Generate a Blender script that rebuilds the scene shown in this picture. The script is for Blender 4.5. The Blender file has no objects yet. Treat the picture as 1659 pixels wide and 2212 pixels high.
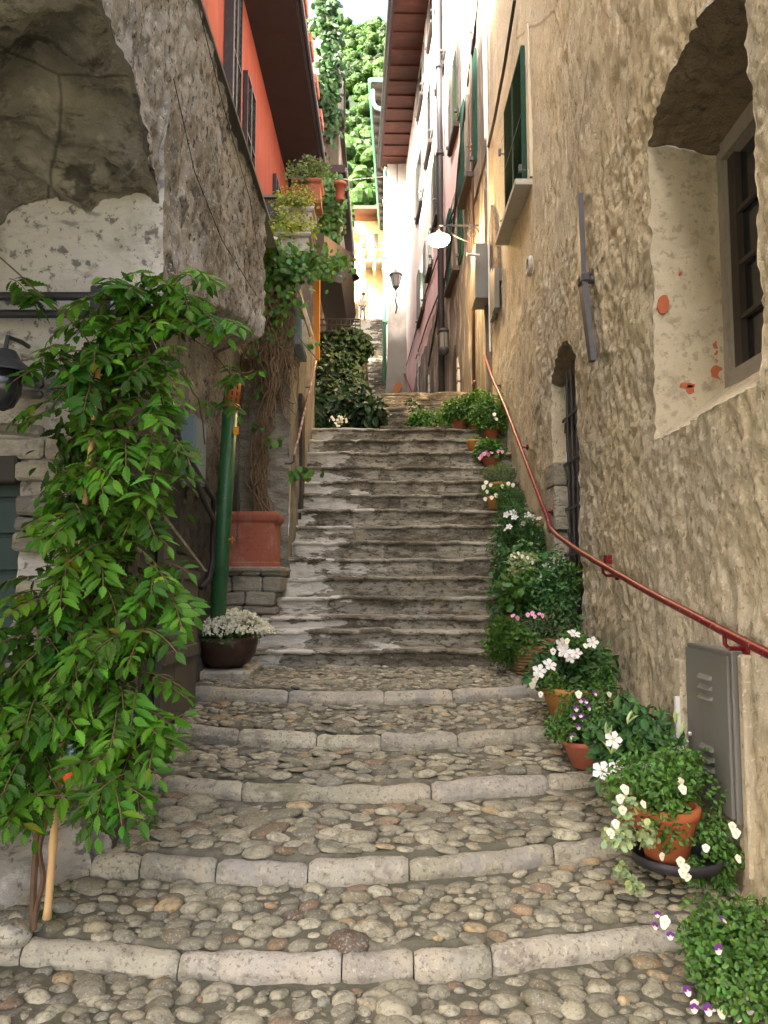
import bpy, bmesh, math, random
import numpy as np
from mathutils import Vector
random.seed(7); RNG = np.random.default_rng(7)
S = bpy.context.scene; COL = S.collection
R = math.radians
# ------------------------------------------------------------------ camera, sky, sun, exposure
cam_d = bpy.data.cameras.new('camera'); cam = bpy.data.objects.new('camera', cam_d); COL.objects.link(cam)
cam.location = (0, 0, 0); cam.rotation_euler = (R(90 + 5.0), 0, 0)
cam_d.sensor_fit = 'VERTICAL'; cam_d.sensor_height = 36; cam_d.lens = 36 * 1720 / 2212
cam_d.clip_start = .05; cam_d.clip_end = 3000
S.camera = cam
SUN_EL, SUN_DIR = 44, Vector((-.80, -.60, 0)).normalized()      # horizontal direction towards the sun
W = bpy.data.worlds.new("World"); S.world = W; W.use_nodes = True
wn = W.node_tree; wn.nodes.clear()
sky = wn.nodes.new('ShaderNodeTexSky'); sky.sky_type = 'NISHITA'; sky.sun_disc = False
sky.sun_elevation = R(SUN_EL); sky.sun_rotation = math.atan2(SUN_DIR.x, SUN_DIR.y)
sky.air_density = .5; sky.dust_density = 9.0; sky.ozone_density = 0
bg = wn.nodes.new('ShaderNodeBackground'); bg.inputs['Strength'].default_value = .15
wo = wn.nodes.new('ShaderNodeOutputWorld')
wn.links.new(sky.outputs[0], bg.inputs[0]); wn.links.new(bg.outputs[0], wo.inputs[0])
sd = bpy.data.lights.new('sun', 'SUN'); sd.energy = 4.2; sd.angle = R(3); sd.color = (1, .93, .82)
sun = bpy.data.objects.new('sun', sd); COL.objects.link(sun)
to_sun = Vector((SUN_DIR.x * math.cos(R(SUN_EL)), SUN_DIR.y * math.cos(R(SUN_EL)), math.sin(R(SUN_EL))))
sun.rotation_euler = to_sun.to_track_quat('Z', 'Y').to_euler()
S.view_settings.view_transform = 'Standard'; S.view_settings.look = 'None'
S.view_settings.exposure = 3.15; S.view_settings.gamma = 1
S.render.engine = 'CYCLES'
S.cycles.max_bounces = 8; S.cycles.diffuse_bounces = 3

# ------------------------------------------------------------------ survey: read positions off known surfaces
PITCH, FOC = R(5), 1720
def ray(x, y):
    u = (x - 829.5) / FOC; v = (1106 - y) / FOC
    return np.array([u, math.cos(PITCH) - math.sin(PITCH) * v, math.sin(PITCH) + math.cos(PITCH) * v])
def onX(x, y, X): r = ray(x, y); return r * X / r[0]
def onY(x, y, Y): r = ray(x, y); return r * Y / r[1]
def onZ(x, y, Z): r = ray(x, y); return r * Z / r[2]
def facX(Y): return 2.27 - .044 * Y                     # plane of the tall house row on the right
def onF(x, y): r = ray(x, y); return r * 2.27 / (r[0] + .044 * r[1])

# ------------------------------------------------------------------ noise
def _h(i, j, k):
    n = (i * 73856093) ^ (j * 19349663) ^ (k * 83492791)
    n = ((n ^ (n >> 13)) * 1274126177) & 0xffffffff
    n = ((n ^ (n >> 16)) * 668265263) & 0xffffffff
    return (n ^ (n >> 15)).astype(np.float64) / 4294967295.0
def vn(P):
    P = np.asarray(P, float); F = np.floor(P).astype(np.int64); t = P - F; t = t * t * (3 - 2 * t)
    o = 0
    for a in (0, 1):
        for b in (0, 1):
            for c in (0, 1):
                w = (t[..., 0] if a else 1 - t[..., 0]) * (t[..., 1] if b else 1 - t[..., 1]) * (t[..., 2] if c else 1 - t[..., 2])
                o = o + w * _h(F[..., 0] + a, F[..., 1] + b, F[..., 2] + c)
    return o * 2 - 1
def fbm(P, octs=4, s=1.0, gain=.5):
    P = np.asarray(P, float) * s; o = 0; a = 1
    for k in range(octs):
        o = o + a * vn(P + 17.3 * k); P = P * 2.03; a *= gain
    return o
def sstep(a, b, x): t = np.clip((x - a) / (b - a), 0, 1); return t * t * (3 - 2 * t)

# ------------------------------------------------------------------ objects
def tag(o, label=None, cat=None, group=None, kind=None):
    if label: o['label'] = label
    if cat: o['category'] = cat
    if group: o['group'] = group
    if kind: o['kind'] = kind
    return o
def empty(name, loc, label, cat, group=None):
    o = bpy.data.objects.new(name, None); COL.objects.link(o); o.location = loc; o.empty_display_size = .1
    return tag(o, label, cat, group)
def link(name, me, mat, parent=None):
    o = bpy.data.objects.new(name, me); COL.objects.link(o)
    if mat is not None and not len(me.materials): me.materials.append(mat)
    if parent is not None:
        o.parent = parent
        p = parent
        off = Vector((0, 0, 0))
        while p is not None: off += p.location; p = p.parent
        o.location = -off                      # parts keep scene coordinates
    return o
class MB:
    """collects shapes for one mesh"""
    def __init__(s): s.v = []; s.f = []; s.c = []; s.n = 0
    def add(s, V, F, c=None):
        V = np.asarray(V, float).reshape(-1, 3)
        if isinstance(F, np.ndarray): F = (F + s.n)
        else: F = [tuple(i + s.n for i in f) for f in F]
        s.v.append(V); s.f.append(F); s.n += len(V)
        if c is None: c = np.full((len(V), 3), .5)
        else:
            c = np.asarray(c, float)
            if c.ndim == 1: c = np.tile(c, (len(V), 1))
        s.c.append(c); return s
    def mesh(s, name, smooth=False):
        V = np.concatenate(s.v); me = bpy.data.meshes.new(name)
        tot = []; idx = []
        for F in s.f:
            if isinstance(F, np.ndarray): tot.append(np.full(len(F), F.shape[1])); idx.append(F.reshape(-1))
            else:
                tot.append(np.array([len(f) for f in F])); idx.append(np.array([i for f in F for i in f]))
        tot = np.concatenate(tot).astype(np.int32); idx = np.concatenate(idx).astype(np.int32)
        me.vertices.add(len(V)); me.vertices.foreach_set('co', V.astype(np.float32).ravel())
        me.loops.add(len(idx)); me.loops.foreach_set('vertex_index', idx)
        me.polygons.add(len(tot)); st = np.zeros(len(tot), np.int32); st[1:] = np.cumsum(tot)[:-1]
        me.polygons.foreach_set('loop_start', st); me.polygons.foreach_set('loop_total', tot)
        me.polygons.foreach_set('use_smooth', np.full(len(tot), bool(smooth)))
        a = me.color_attributes.new('tint', 'FLOAT_COLOR', 'POINT')
        C = np.concatenate([np.concatenate(s.c), np.ones((len(V), 1))], 1).astype(np.float32)
        a.data.foreach_set('color', C.ravel())
        me.update(calc_edges=True); me.validate(); return me
    def build(s, name, mat, parent=None, smooth=False):
        return link(name, s.mesh(name, smooth), mat, parent)
    # --- shapes
    def box(s, a, b, c=None, bev=0):
        a = np.minimum(a, b) if True else a; a, b = np.asarray(a, float), np.asarray(b, float)
        lo = np.minimum(a, b); hi = np.maximum(a, b)
        return s.obox((lo + hi) / 2, (hi - lo) / 2, np.eye(3), c, bev)
    def obox(s, cen, half, Rm, c=None, bev=0):
        h = np.asarray(half, float)
        if bev <= 0:
            V = np.array([(x, y, z) for x in (-1, 1) for y in (-1, 1) for z in (-1, 1)], float) * h
            F = [(0, 1, 3, 2), (4, 6, 7, 5), (0, 4, 5, 1), (2, 3, 7, 6), (0, 2, 6, 4), (1, 5, 7, 3)]
        else:
            V = []; 
            for x in (-1, 1):
                for y in (-1, 1):
                    for z in (-1, 1):
                        for ax in range(3):
                            q = np.array([x, y, z]) * (h - bev); q[ax] = (x, y, z)[ax] * h[ax]; V.append(q)
            V = np.array(V); I = lambda x, y, z, ax: ((x > 0) * 4 + (y > 0) * 2 + (z > 0)) * 3 + ax
            F = [(I(-1,-1,-1,0), I(-1,-1,1,0), I(-1,1,1,0), I(-1,1,-1,0)), (I(1,-1,-1,0), I(1,1,-1,0), I(1,1,1,0), I(1,-1,1,0)),
                 (I(-1,-1,-1,1), I(1,-1,-1,1), I(1,-1,1,1), I(-1,-1,1,1)), (I(-1,1,-1,1), I(-1,1,1,1), I(1,1,1,1), I(1,1,-1,1)),
                 (I(-1,-1,-1,2), I(-1,1,-1,2), I(1,1,-1,2), I(1,-1,-1,2)), (I(-1,-1,1,2), I(1,-1,1,2), I(1,1,1,2), I(-1,1,1,2))]
            for y in (-1, 1):
                for z in (-1, 1):
                    q = [I(-1,y,z,1), I(1,y,z,1), I(1,y,z,2), I(-1,y,z,2)]; F.append(tuple(q if y * z > 0 else q[::-1]))
            for x in (-1, 1):
                for z in (-1, 1):
                    q = [I(x,-1,z,2), I(x,1,z,2), I(x,1,z,0), I(x,-1,z,0)]; F.append(tuple(q if x * z < 0 else q[::-1]))
            for x in (-1, 1):
                for y in (-1, 1):
                    q = [I(x,y,-1,0), I(x,y,1,0), I(x,y,1,1), I(x,y,-1,1)]; F.append(tuple(q if x * y > 0 else q[::-1]))
                    for z in (-1, 1):
                        q = [I(x,y,z,0), I(x,y,z,1), I(x,y,z,2)]; F.append(tuple(q if x * y * z > 0 else q[::-1]))
        return s.add(V @ np.asarray(Rm, float).T + np.asarray(cen), F, c)
    def tube(s, pts, r, n=8, c=None, cap=True):
        P = np.asarray(pts, float); m = len(P); r = np.full(m, r) if np.isscalar(r) else np.asarray(r, float)
        T = np.zeros_like(P); T[1:-1] = P[2:] - P[:-2]; T[0] = P[1] - P[0]; T[-1] = P[-1] - P[-2]
        T /= np.linalg.norm(T, axis=1)[:, None] + 1e-12
        up = np.array([0, 0, 1.]) if abs(T[0][2]) < .9 else np.array([1., 0, 0])
        a = np.linspace(0, 2 * np.pi, n, endpoint=False); V = []
        for i in range(m):
            u = np.cross(T[i], up); u /= np.linalg.norm(u) + 1e-12; w = np.cross(u, T[i]); up = w
            V.append(P[i] + r[i] * (np.cos(a)[:, None] * u + np.sin(a)[:, None] * w))
        V = np.concatenate(V); F = []
        for i in range(m - 1):
            for j in range(n):
                k = (j + 1) % n; F.append((i * n + j, i * n + k, (i + 1) * n + k, (i + 1) * n + j))
        if cap: F += [tuple(range(n))[::-1], tuple((m - 1) * n + j for j in range(n))]
        return s.add(V, F, c)
    def lathe(s, prof, cen, n=28, c=None, sx=1, sy=1, wob=0):
        P = np.asarray(prof, float); a = np.linspace(0, 2 * np.pi, n, endpoint=False); V = []
        for r_, z_ in P: V.append(np.stack([np.cos(a) * r_ * sx, np.sin(a) * r_ * sy, np.full(n, z_)], 1))
        V = np.concatenate(V) + np.asarray(cen); m = len(P); F = []
        if wob: V = V + wob * np.stack([vn(V * 14), vn(V * 14 + 9), vn(V * 14 + 5)], 1)
        for i in range(m - 1):
            for j in range(n):
                k = (j + 1) % n; F.append((i * n + j, i * n + k, (i + 1) * n + k, (i + 1) * n + j))
        return s.add(V, F, c)
    def grid(s, P, flip=False, c=None):
        nu, nv = P.shape[:2]; I = np.arange(nu * nv).reshape(nu, nv)
        q = np.stack([I[:-1, :-1], I[1:, :-1], I[1:, 1:], I[:-1, 1:]], -1).reshape(-1, 4)
        if flip: q = q[:, ::-1]
        return s.add(P.reshape(-1, 3), np.ascontiguousarray(q), c if c is None or np.ndim(c) == 1 else np.asarray(c).reshape(-1, 3))

# ------------------------------------------------------------------ materials
MATS = {}
def new_mat(name):
    m = bpy.data.materials.new(name); m.use_nodes = True; nt = m.node_tree; nt.nodes.clear()
    out = nt.nodes.new('ShaderNodeOutputMaterial'); b = nt.nodes.new('ShaderNodeBsdfPrincipled')
    nt.links.new(b.outputs[0], out.inputs[0]); MATS[name] = m; return m, nt, b, out
def surf(name, base, layers=(), rough=.9, bumps=(), metal=0, tint=0, spec=.3, emis=None):
    """layers: (kind, scale, lo, hi, colour, amount, (sx,sy,sz))  bumps: (kind, scale, strength, dist, (sx,sy,sz))"""
    m, nt, b, out = new_mat(name); N = nt.nodes.new; L = nt.links.new
    tc = N('ShaderNodeTexCoord')
    def tex(kind, scale, st, k=0):
        mp = N('ShaderNodeMapping'); mp.inputs['Scale'].default_value = st; mp.inputs['Location'].default_value = (k * 3.7, k * 1.9, k * 5.3)
        L(tc.outputs['Object'], mp.inputs[0])
        if kind == 'noise':
            t = N('ShaderNodeTexNoise'); t.inputs['Scale'].default_value = scale; t.inputs['Detail'].default_value = 7; t.inputs['Roughness'].default_value = .62
            L(mp.outputs[0], t.inputs['Vector']); return t.outputs['Fac']
        if kind in ('vor', 'crack'):
            w = N('ShaderNodeTexNoise'); w.inputs['Scale'].default_value = scale * 1.3; w.inputs['Detail'].default_value = 3
            L(mp.outputs[0], w.inputs['Vector'])
            mx = N('ShaderNodeMix'); mx.data_type = 'VECTOR'; mx.inputs[0].default_value = .12
            L(mp.outputs[0], mx.inputs[4]); L(w.outputs['Color'], mx.inputs[5])
            t = N('ShaderNodeTexVoronoi'); t.inputs['Scale'].default_value = scale
            if kind == 'crack': t.feature = 'DISTANCE_TO_EDGE'
            L(mx.outputs[1], t.inputs['Vector']); return t.outputs['Distance']
        if kind in ('x', 'y', 'z'):
            sp = N('ShaderNodeSeparateXYZ'); L(tc.outputs['Object'], sp.inputs[0])
            nn = N('ShaderNodeTexNoise'); nn.inputs['Scale'].default_value = scale; nn.inputs['Detail'].default_value = 5
            L(mp.outputs[0], nn.inputs['Vector'])
            ad = N('ShaderNodeMath'); ad.operation = 'MULTIPLY_ADD'; L(nn.outputs['Fac'], ad.inputs[0]); ad.inputs[1].default_value = .9
            L(sp.outputs['XYZ'.index(kind.upper())], ad.inputs[2]); return ad.outputs[0]
    cur = None
    if tint:
        at = N('ShaderNodeAttribute'); at.attribute_name = 'tint'
        mu = N('ShaderNodeVectorMath'); mu.operation = 'MULTIPLY'; L(at.outputs['Color'], mu.inputs[0]); mu.inputs[1].default_value = [c * 2 for c in base]
        cur = mu.outputs[0]
    for k, ly in enumerate(layers):
        kind, scale, lo, hi, col, amt = ly[:6]; st = ly[6] if len(ly) > 6 else (1, 1, 1)
        mr = N('ShaderNodeMapRange'); mr.interpolation_type = 'SMOOTHSTEP'
        L(tex(kind, scale, st, k + 1), mr.inputs[0]); mr.inputs[1].default_value = lo; mr.inputs[2].default_value = hi
        mr.inputs[3].default_value = 0; mr.inputs[4].default_value = amt
        mx = N('ShaderNodeMix'); mx.data_type = 'RGBA'; L(mr.outputs[0], mx.inputs[0])
        if cur is None: mx.inputs[6].default_value = (*base, 1)
        else: L(cur, mx.inputs[6])
        mx.inputs[7].default_value = (*col, 1); cur = mx.outputs[2]
    if cur is None: b.inputs['Base Color'].default_value = (*base, 1)
    else: L(cur, b.inputs['Base Color'])
    b.inputs['Roughness'].default_value = rough; b.inputs['Metallic'].default_value = metal
    b.inputs['Specular IOR Level'].default_value = spec
    prev = None
    for k, bp in enumerate(bumps):
        kind, scale, stg, dist = bp[:4]; st = bp[4] if len(bp) > 4 else (1, 1, 1)
        bn = N('ShaderNodeBump'); bn.inputs['Strength'].default_value = stg; bn.inputs['Distance'].default_value = dist
        L(tex(kind, scale, st, k + 7), bn.inputs['Height'])
        if prev: L(prev, bn.inputs['Normal'])
        prev = bn.outputs[0]
    if prev: L(prev, b.inputs['Normal'])
    if emis: b.inputs['Emission Color'].default_value = (*emis[0], 1); b.inputs['Emission Strength'].default_value = emis[1]
    return m
def leafmat(name, base, trans=.35, rough=.45, spec=.4, tcol=None):
    m, nt, b, out = new_mat(name); N = nt.nodes.new; L = nt.links.new
    at = N('ShaderNodeAttribute'); at.attribute_name = 'tint'
    mu = N('ShaderNodeVectorMath'); mu.operation = 'MULTIPLY'; L(at.outputs['Color'], mu.inputs[0]); mu.inputs[1].default_value = [c * 2 for c in base]
    L(mu.outputs[0], b.inputs['Base Color']); b.inputs['Roughness'].default_value = rough; b.inputs['Specular IOR Level'].default_value = spec
    t = N('ShaderNodeBsdfTranslucent'); tc = tcol or (base[0] * 1.5, base[1] * 1.5, base[2] * .6)
    m2 = N('ShaderNodeVectorMath'); m2.operation = 'MULTIPLY'; L(at.outputs['Color'], m2.inputs[0]); m2.inputs[1].default_value = [c * 2 for c in tc]
    L(m2.outputs[0], t.inputs[0])
    mx = N('ShaderNodeMixShader'); mx.inputs[0].default_value = trans; L(b.outputs[0], mx.inputs[1]); L(t.outputs[0], mx.inputs[2]); L(mx.outputs[0], out.inputs[0])
    return m
ROUGH_B = (('noise', 9, .5, .03), ('vor', 34, .35, .012, (1, 1, .6)), ('noise', 75, .5, .008))
M_RIGHT = surf('roughcast_tan', (.49, .43, .30), (
    ('noise', .7, .42, .60, (.42, .385, .30), .8), ('noise', 1.5, .52, .66, (.55, .47, .32), .8, (1, 1, .5)), ('noise', 3.5, .56, .70, (.33, .275, .185), .6, (1, 1, .45)), ('noise', 12, .55, .68, (.27, .225, .15), .5, (1, 1, .6)),
    ('noise', 30, .57, .65, (.12, .095, .065), .6, (1, 1, .7)), ('noise', 48, .43, .35, (.78, .71, .57), .5), ('z', 1.3, -.25, -.9, (.47, .39, .24), .5), ('crack', .55, .008, 0, (.12, .09, .06), .5, (1, 1, .5))), rough=.95, bumps=ROUGH_B + (('noise', 120, .5, .006),))
M_REVEAL = surf('cream_plaster', (.50, .455, .34), (('noise', 2, .4, .7, (.40, .35, .25), .7), ('noise', 7, .53, .66, (.30, .26, .185), .6), ('noise', 18, .55, .62, (.22, .19, .13), .5), ('noise', 40, .62, .7, (.2, .16, .1), .6)),
    rough=.9, bumps=(('noise', 10, .5, .03), ('noise', 60, .4, .006)))
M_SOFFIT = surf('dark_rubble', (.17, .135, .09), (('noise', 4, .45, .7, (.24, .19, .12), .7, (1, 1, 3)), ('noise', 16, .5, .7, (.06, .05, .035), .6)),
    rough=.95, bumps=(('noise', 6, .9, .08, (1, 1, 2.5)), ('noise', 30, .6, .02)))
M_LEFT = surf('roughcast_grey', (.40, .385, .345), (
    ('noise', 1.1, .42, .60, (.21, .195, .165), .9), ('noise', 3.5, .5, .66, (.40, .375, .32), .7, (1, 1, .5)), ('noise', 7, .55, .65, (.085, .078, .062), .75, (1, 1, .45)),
    ('noise', 30, .56, .63, (.04, .036, .03), .85, (1, 1, .6)), ('noise', 46, .42, .35, (.68, .66, .60), .7), ('z', 1.5, 2.1, 1.2, (.052, .046, .036), .9)), rough=.95, bumps=ROUGH_B)  # low dark layer: damp tone plus the overhang's shade put into the colour
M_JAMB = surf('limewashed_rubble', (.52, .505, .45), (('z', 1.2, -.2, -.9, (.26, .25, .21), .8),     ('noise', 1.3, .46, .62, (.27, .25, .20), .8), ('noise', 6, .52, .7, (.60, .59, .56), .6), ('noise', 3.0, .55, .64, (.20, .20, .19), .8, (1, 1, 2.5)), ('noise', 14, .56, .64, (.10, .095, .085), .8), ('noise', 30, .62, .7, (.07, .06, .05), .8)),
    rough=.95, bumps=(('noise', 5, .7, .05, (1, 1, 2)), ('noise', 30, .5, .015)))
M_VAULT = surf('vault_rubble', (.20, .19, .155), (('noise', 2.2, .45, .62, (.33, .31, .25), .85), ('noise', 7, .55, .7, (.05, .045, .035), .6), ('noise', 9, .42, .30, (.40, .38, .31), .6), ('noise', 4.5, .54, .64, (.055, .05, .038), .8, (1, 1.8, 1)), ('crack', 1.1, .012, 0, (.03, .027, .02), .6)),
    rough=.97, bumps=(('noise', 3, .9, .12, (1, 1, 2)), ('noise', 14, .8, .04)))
M_BED = surf('mortar_bed', (.12, .114, .082), (('noise', 3, .45, .65, (.10, .095, .065), .8), ('noise', 12, .5, .7, (.25, .23, .19), .6), ('noise', 5, .58, .7, (.07, .085, .03), .5)),
    rough=.95, bumps=(('noise', 30, .6, .02), ('noise', 90, .5, .005)))
M_PEBBLE = surf('river_pebbles', (.34, .325, .27), (('noise', 24, .45, .62, (.15, .142, .11), .65), ('noise', 80, .53, .63, (.42, .39, .33), .5), ('noise', 5, .53, .66, (.115, .11, .065), .6), ('noise', 60, .55, .62, (.07, .065, .05), .5)),
    rough=.8, bumps=(('noise', 45, .5, .008),), tint=1, spec=.35)
M_KERB = surf('kerb_granite', (.37, .352, .285), (('noise', 2.5, .45, .62, (.44, .395, .30), .8), ('noise', 8, .52, .66, (.19, .172, .14), .7), ('noise', 50, .55, .63, (.13, .115, .09), .7), ('noise', 42, .42, .34, (.55, .50, .42), .6), ('noise', 2.0, .56, .64, (.27, .265, .24), .7), ('noise', 4, .58, .68, (.13, .13, .07), .6, (1, 1, 2))),
    rough=.9, bumps=(('noise', 18, .7, .03), ('noise', 80, .6, .006)), tint=1)
M_STEP = surf('worn_stair_stone', (.30, .285, .225), (
    ('noise', 2.2, .44, .58, (.115, .10, .07), .9, (.7, 1, 2)), ('noise', 5, .52, .64, (.38, .34, .265), .7, (.6, 1, 2.0)),
    ('noise', 3.1, .56, .64, (.30, .26, .17), .6, (1, 1, 1)), ('noise', 11, .54, .62, (.08, .072, .052), .7, (.8, 1, 1.6)), ('noise', 22, .54, .64, (.05, .044, .032), .8, (.6, 1, 1.5)), ('noise', 45, .40, .32, (.50, .46, .38), .5)),
    rough=.92, bumps=(('noise', 9, .8, .05, (.6, 1, 2)), ('noise', 45, .7, .012)), tint=1)
def lime_patches(m):      # old whitewash splashed over the wall side of the stairs (a mark on the stone with its own ragged outline)
    nt = m.node_tree; N = nt.nodes.new; L = nt.links.new
    b = [n for n in nt.nodes if n.type == 'BSDF_PRINCIPLED'][0]; src = b.inputs['Base Color'].links[0].from_socket
    tc = N('ShaderNodeTexCoord'); sp = N('ShaderNodeSeparateXYZ'); L(tc.outputs['Object'], sp.inputs[0])
    mp = N('ShaderNodeMapping'); mp.inputs['Scale'].default_value = (.8, .6, 2.6); L(tc.outputs['Object'], mp.inputs[0])
    n = N('ShaderNodeTexNoise'); n.inputs['Scale'].default_value = 2.3; n.inputs['Detail'].default_value = 8; n.inputs['Roughness'].default_value = .6; L(mp.outputs[0], n.inputs['Vector'])
    a = N('ShaderNodeMath'); a.operation = 'MULTIPLY_ADD'; L(sp.outputs[0], a.inputs[0]); a.inputs[1].default_value = -.22; L(n.outputs[0], a.inputs[2])
    mr = N('ShaderNodeMapRange'); L(a.outputs[0], mr.inputs[0]); mr.inputs[1].default_value = .635; mr.inputs[2].default_value = .66
    mr.inputs[4].default_value = .9
    mx = N('ShaderNodeMix'); mx.data_type = 'RGBA'; L(mr.outputs[0], mx.inputs[0]); L(src, mx.inputs[6]); mx.inputs[7].default_value = (.62, .60, .525, 1)
    L(mx.outputs[2], b.inputs['Base Color'])
lime_patches(M_STEP)
M_RUBBLE = surf('rubble_masonry', (.31, .29, .225), (('noise', 4, .45, .66, (.18, .165, .14), .8, (1, 1, 2.2)), ('noise', 9, .52, .7, (.44, .41, .36), .6), ('noise', 26, .58, .7, (.08, .07, .06), .7)),
    rough=.95, bumps=(('noise', 6, .9, .06, (1, 1, 2.5)), ('noise', 30, .6, .015)), tint=1)

def arch_z(y, y0, y1, zs, rise): t = np.clip((y - y0) / (y1 - y0), 0, 1); return zs + rise * (1 - (2 * t - 1) ** 2)
def wall_grid(ys, zs, pos, holes=(), flip=False, keep=None):
    """grid in (y,z); holes: (y0,y1,z0,ztopfun); vertices just inside a hole slide onto its outline"""
    Y, Z = np.meshgrid(ys, zs, indexing='ij'); Y = Y.copy(); Z = Z.copy(); ins = np.zeros(Y.shape, bool)
    for (y0, y1, z0, zt) in holes:
        d = np.stack([Y - y0, y1 - Y, Z - z0, zt(Y) - Z], 0); mn = d.min(0); i = mn > 0; k = d.argmin(0)
        out = ~i; near = np.zeros_like(i)
        for sy in (-1, 0, 1):
            for sz in (-1, 0, 1): near |= np.roll(np.roll(out, sy, 0), sz, 1)
        b = i & near
        Y = np.where(b & (k == 0), Y - mn, Y); Y = np.where(b & (k == 1), Y + mn, Y)
        Z = np.where(b & (k == 2), Z - mn, Z); Z = np.where(b & (k == 3), Z + mn, Z)
        ins |= i
    P = pos(Y, Z)
    I = np.arange(Y.size).reshape(Y.shape)
    q = np.stack([I[:-1, :-1], I[1:, :-1], I[1:, 1:], I[:-1, 1:]], -1).reshape(-1, 4)
    drop = ins.ravel()[q].all(1)
    if keep is not None: drop |= ~keep(Y, Z).ravel()[q].all(1)
    q = q[~drop]
    used = np.zeros(Y.size, bool); used[q.ravel()] = True; mp = np.cumsum(used) - 1
    q = mp[q]
    if flip: q = q[:, ::-1]
    m = MB(); m.add(P.reshape(-1, 3)[used], np.ascontiguousarray(q)); return m
def lin(a, b, st): return np.linspace(a, b, max(2, int(round((b - a) / st)) + 1))

# ================================================================== GROUND
KERB = {1: (-1.50, [(-2.2, 3.50), (-1.51, 3.47), (-1.27, 3.41), (-.82, 3.33), (-.42, 3.31), (.11, 3.33), (.43, 3.37), (.71, 3.43), (1.23, 3.56), (1.9, 3.72)]),
        2: (-1.33, [(-2.2, 4.05), (-1.43, 3.98), (-1.17, 3.97), (-.79, 3.90), (-.35, 3.88), (.11, 3.92), (.4, 3.99), (.82, 4.13), (1.2, 4.25), (1.9, 4.45)]),
        3: (-1.16, [(-2.2, 5.15), (-1.33, 4.85), (-.8, 4.68), (-.23, 4.60), (.26, 4.65), (.99, 4.85), (1.44, 5.05), (1.9, 5.25)]),
        4: (-.99, [(-2.2, 5.85), (-1.36, 5.56), (-.96, 5.38), (-.45, 5.28), (0, 5.23), (.46, 5.26), (1.3, 5.56), (1.9, 5.8)]),
        5: (-.82, [(-2.2, 6.6), (-1.56, 6.35), (-.72, 6.05), (0, 6.0), (.6, 6.12), (1.25, 6.38), (1.9, 6.6)])}
def kY(k, x):
    if k == 0: return np.full_like(np.asarray(x, float), -3.0)
    if k == 6: return np.full_like(np.asarray(x, float), 7.46)
    xs, ys = zip(*KERB[k][1]); xs = np.array(xs); ys = np.array(ys)
    f = np.linspace(-2.2, 1.9, 83); g = np.interp(f, xs, ys)
    for _ in range(3): g[1:-1] = (g[:-2] + 2 * g[1:-1] + g[2:]) / 4
    return np.interp(x, f, g)
RIS = .092
def kz(k): return {0: -1.70, 6: -.79}.get(k) if k in (0, 6) else KERB[k][0]
def terr_z(k, x, y):      # surface between kerb k and k+1
    a, b = kY(k, x), kY(k + 1, x); t = np.clip((y - a) / (b - a), 0, 1)
    z0 = kz(k); z1 = kz(k + 1) - RIS if k < 5 else kz(6)
    z = z0 + (z1 - z0) * t
    if k == 0: z = np.where(np.asarray(y) > -3, -1.70 + .108 * sstep(-3, 3.3, y), z)
    return z + .012 * vn(np.stack([np.asarray(x) * 2.2, np.asarray(y) * 2.2, np.zeros_like(np.asarray(x, float)) + k], -1))
def ground_z(x, y):
    x = np.asarray(x, float); y = np.asarray(y, float); z = terr_z(0, x, y)
    for k in range(1, 6): z = np.where(y > kY(k, x), terr_z(k, x, y), z)
    return z
bed = MB()
for k in range(6):
    xs = lin(-2.2, 1.9, .04); tt = np.linspace(0, 1, 60 if k else 90)
    X, T = np.meshgrid(xs, tt ** 1.5, indexing='ij'); Y = kY(k, X) + T * (kY(k + 1, X) - kY(k, X)) + .03 * (1 - T) + .02 * T
    Z = terr_z(k, X, Y) - (.045 * sstep(.12, .08, Y - kY(k, X)) if k else 0) + .006 * fbm(np.stack([X, Y, X * 0], -1), 3, 14)
    bed.grid(np.stack([X, Y, Z], -1), flip=False)
tag(bed.build('paving_bed', M_BED, smooth=True), kind='structure')
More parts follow.
